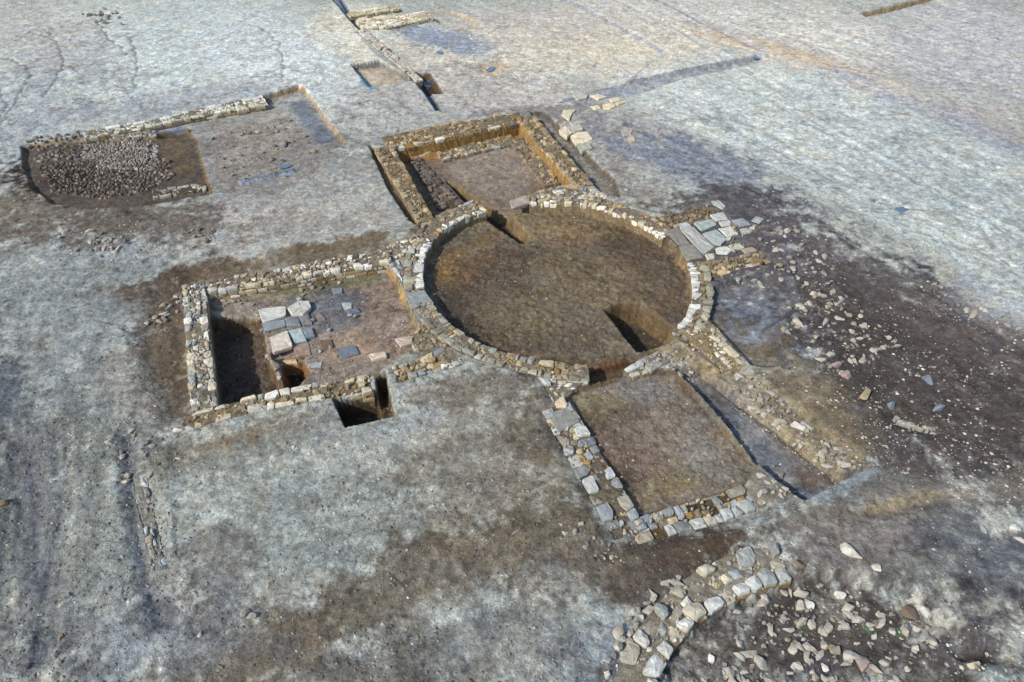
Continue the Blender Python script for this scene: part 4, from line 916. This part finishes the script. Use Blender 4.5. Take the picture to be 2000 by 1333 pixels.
gravel(900, [(700, 240), (1300, 200), (1250, 380), (1180, 360), (700, 300)], .02, .05, PG_)
gravel(900, [(300, 500), (860, 440), (880, 740), (340, 860)], .02, .05, PG_)
gravel(700, [(900, 60), (1350, 30), (1380, 160), (900, 190)], .03, .10, [(206, 198, 180), (190, 180, 156)])
o = mb.build('gravel', M_STONE); tag(o, 'pale gravel and grit strewn over the whole site', 'gravel', kind='stuff')

# ------------------------------------------------------------------ clods of the same soil
def idx_at(x, y):
    r = int(round(float(np.interp(y, ys_all, np.arange(nr))))); wd = AW + BW * min(max(y, 4), 100)
    return r * nc + int(round(float(np.interp(x / wd, us_all, np.arange(nc)))))
mb = MB(); base = np.array(_ico)
for _ in range(19000):
    a, b = rng.uniform(-40, 2040), rng.uniform(0, 1400)
    if rng.random() < .35 and b < 400: continue
    q = P(a, b, 0)
    if fbm(np.array([q[0]]), np.array([q[1]]), .5, 51, 2)[0] < rng.normal(-.1, .25): continue
    z = gz(*q); s = .02 + .045 * rng.random() ** 3; t = rng.uniform(0, 6.28); c, s_ = math.cos(t), math.sin(t)
    v = base * (1 + rng.normal(0, .2, base.shape)) * (s, s * rng.uniform(.6, 1), s * rng.uniform(.3, .55))
    v = np.c_[v[:, 0] * c - v[:, 1] * s_ + q[0], v[:, 0] * s_ + v[:, 1] * c + q[1], v[:, 2] + z + s * .15]
    mb.add(v, _if, C[idx_at(*q)] * rng.uniform(.6, 1.35))
o = mb.build('soil_clods', M_SOIL); tag(o, 'small clods of earth crumbled over the trowelled ground', 'clods', kind='stuff')

# ------------------------------------------------------------------ standing water
def puddle(pts, label, dz=.015):
    c = np.mean(pts, 0); q0, z = PG(*c); q = PL(pts, z)
    for _ in range(2): q = chaikin(q, .25)
    q = q + rng.normal(0, .015, q.shape)
    me = bpy.data.meshes.new('puddle'); me.from_pydata([(a, b, 0) for a, b in q - q.mean(0)], [], [list(range(len(q)))][::1]); me.materials.append(M_WATER)
    o = bpy.data.objects.new('puddle', me); col.objects.link(o); o.location = (*q.mean(0), z + dz); tag(o, label, 'puddle', kind='structure')
puddle([(822, 152), (838, 154), (846, 170), (832, 174), (826, 164)], 'bright blue puddle in the dark hole beside the long cut', .04)
puddle([(945, 139), (962, 130), (970, 134), (958, 143)], 'small blue puddle in the far hollow', .03)
puddle([(1468, 112), (1490, 111), (1494, 116), (1474, 117)], 'tiny blue puddle at the end of the far ditch', .03)
puddle([(1736, 415), (1752, 406), (1776, 404), (1776, 412), (1760, 416), (1742, 422)], 'thin blue puddle in the pale field at the right', .03)
puddle([(540, 329), (560, 322), (574, 325), (556, 332)], 'short blue puddle in the narrow slot of the north west trench', .05)
puddle([(714, 168), (724, 168), (730, 174), (720, 176)], 'small blue puddle in the corner of the far rectangular cut', .05)
puddle([(852, 102), (862, 100), (868, 106), (856, 108)], 'tiny blue puddle in front of the far stones', .03)
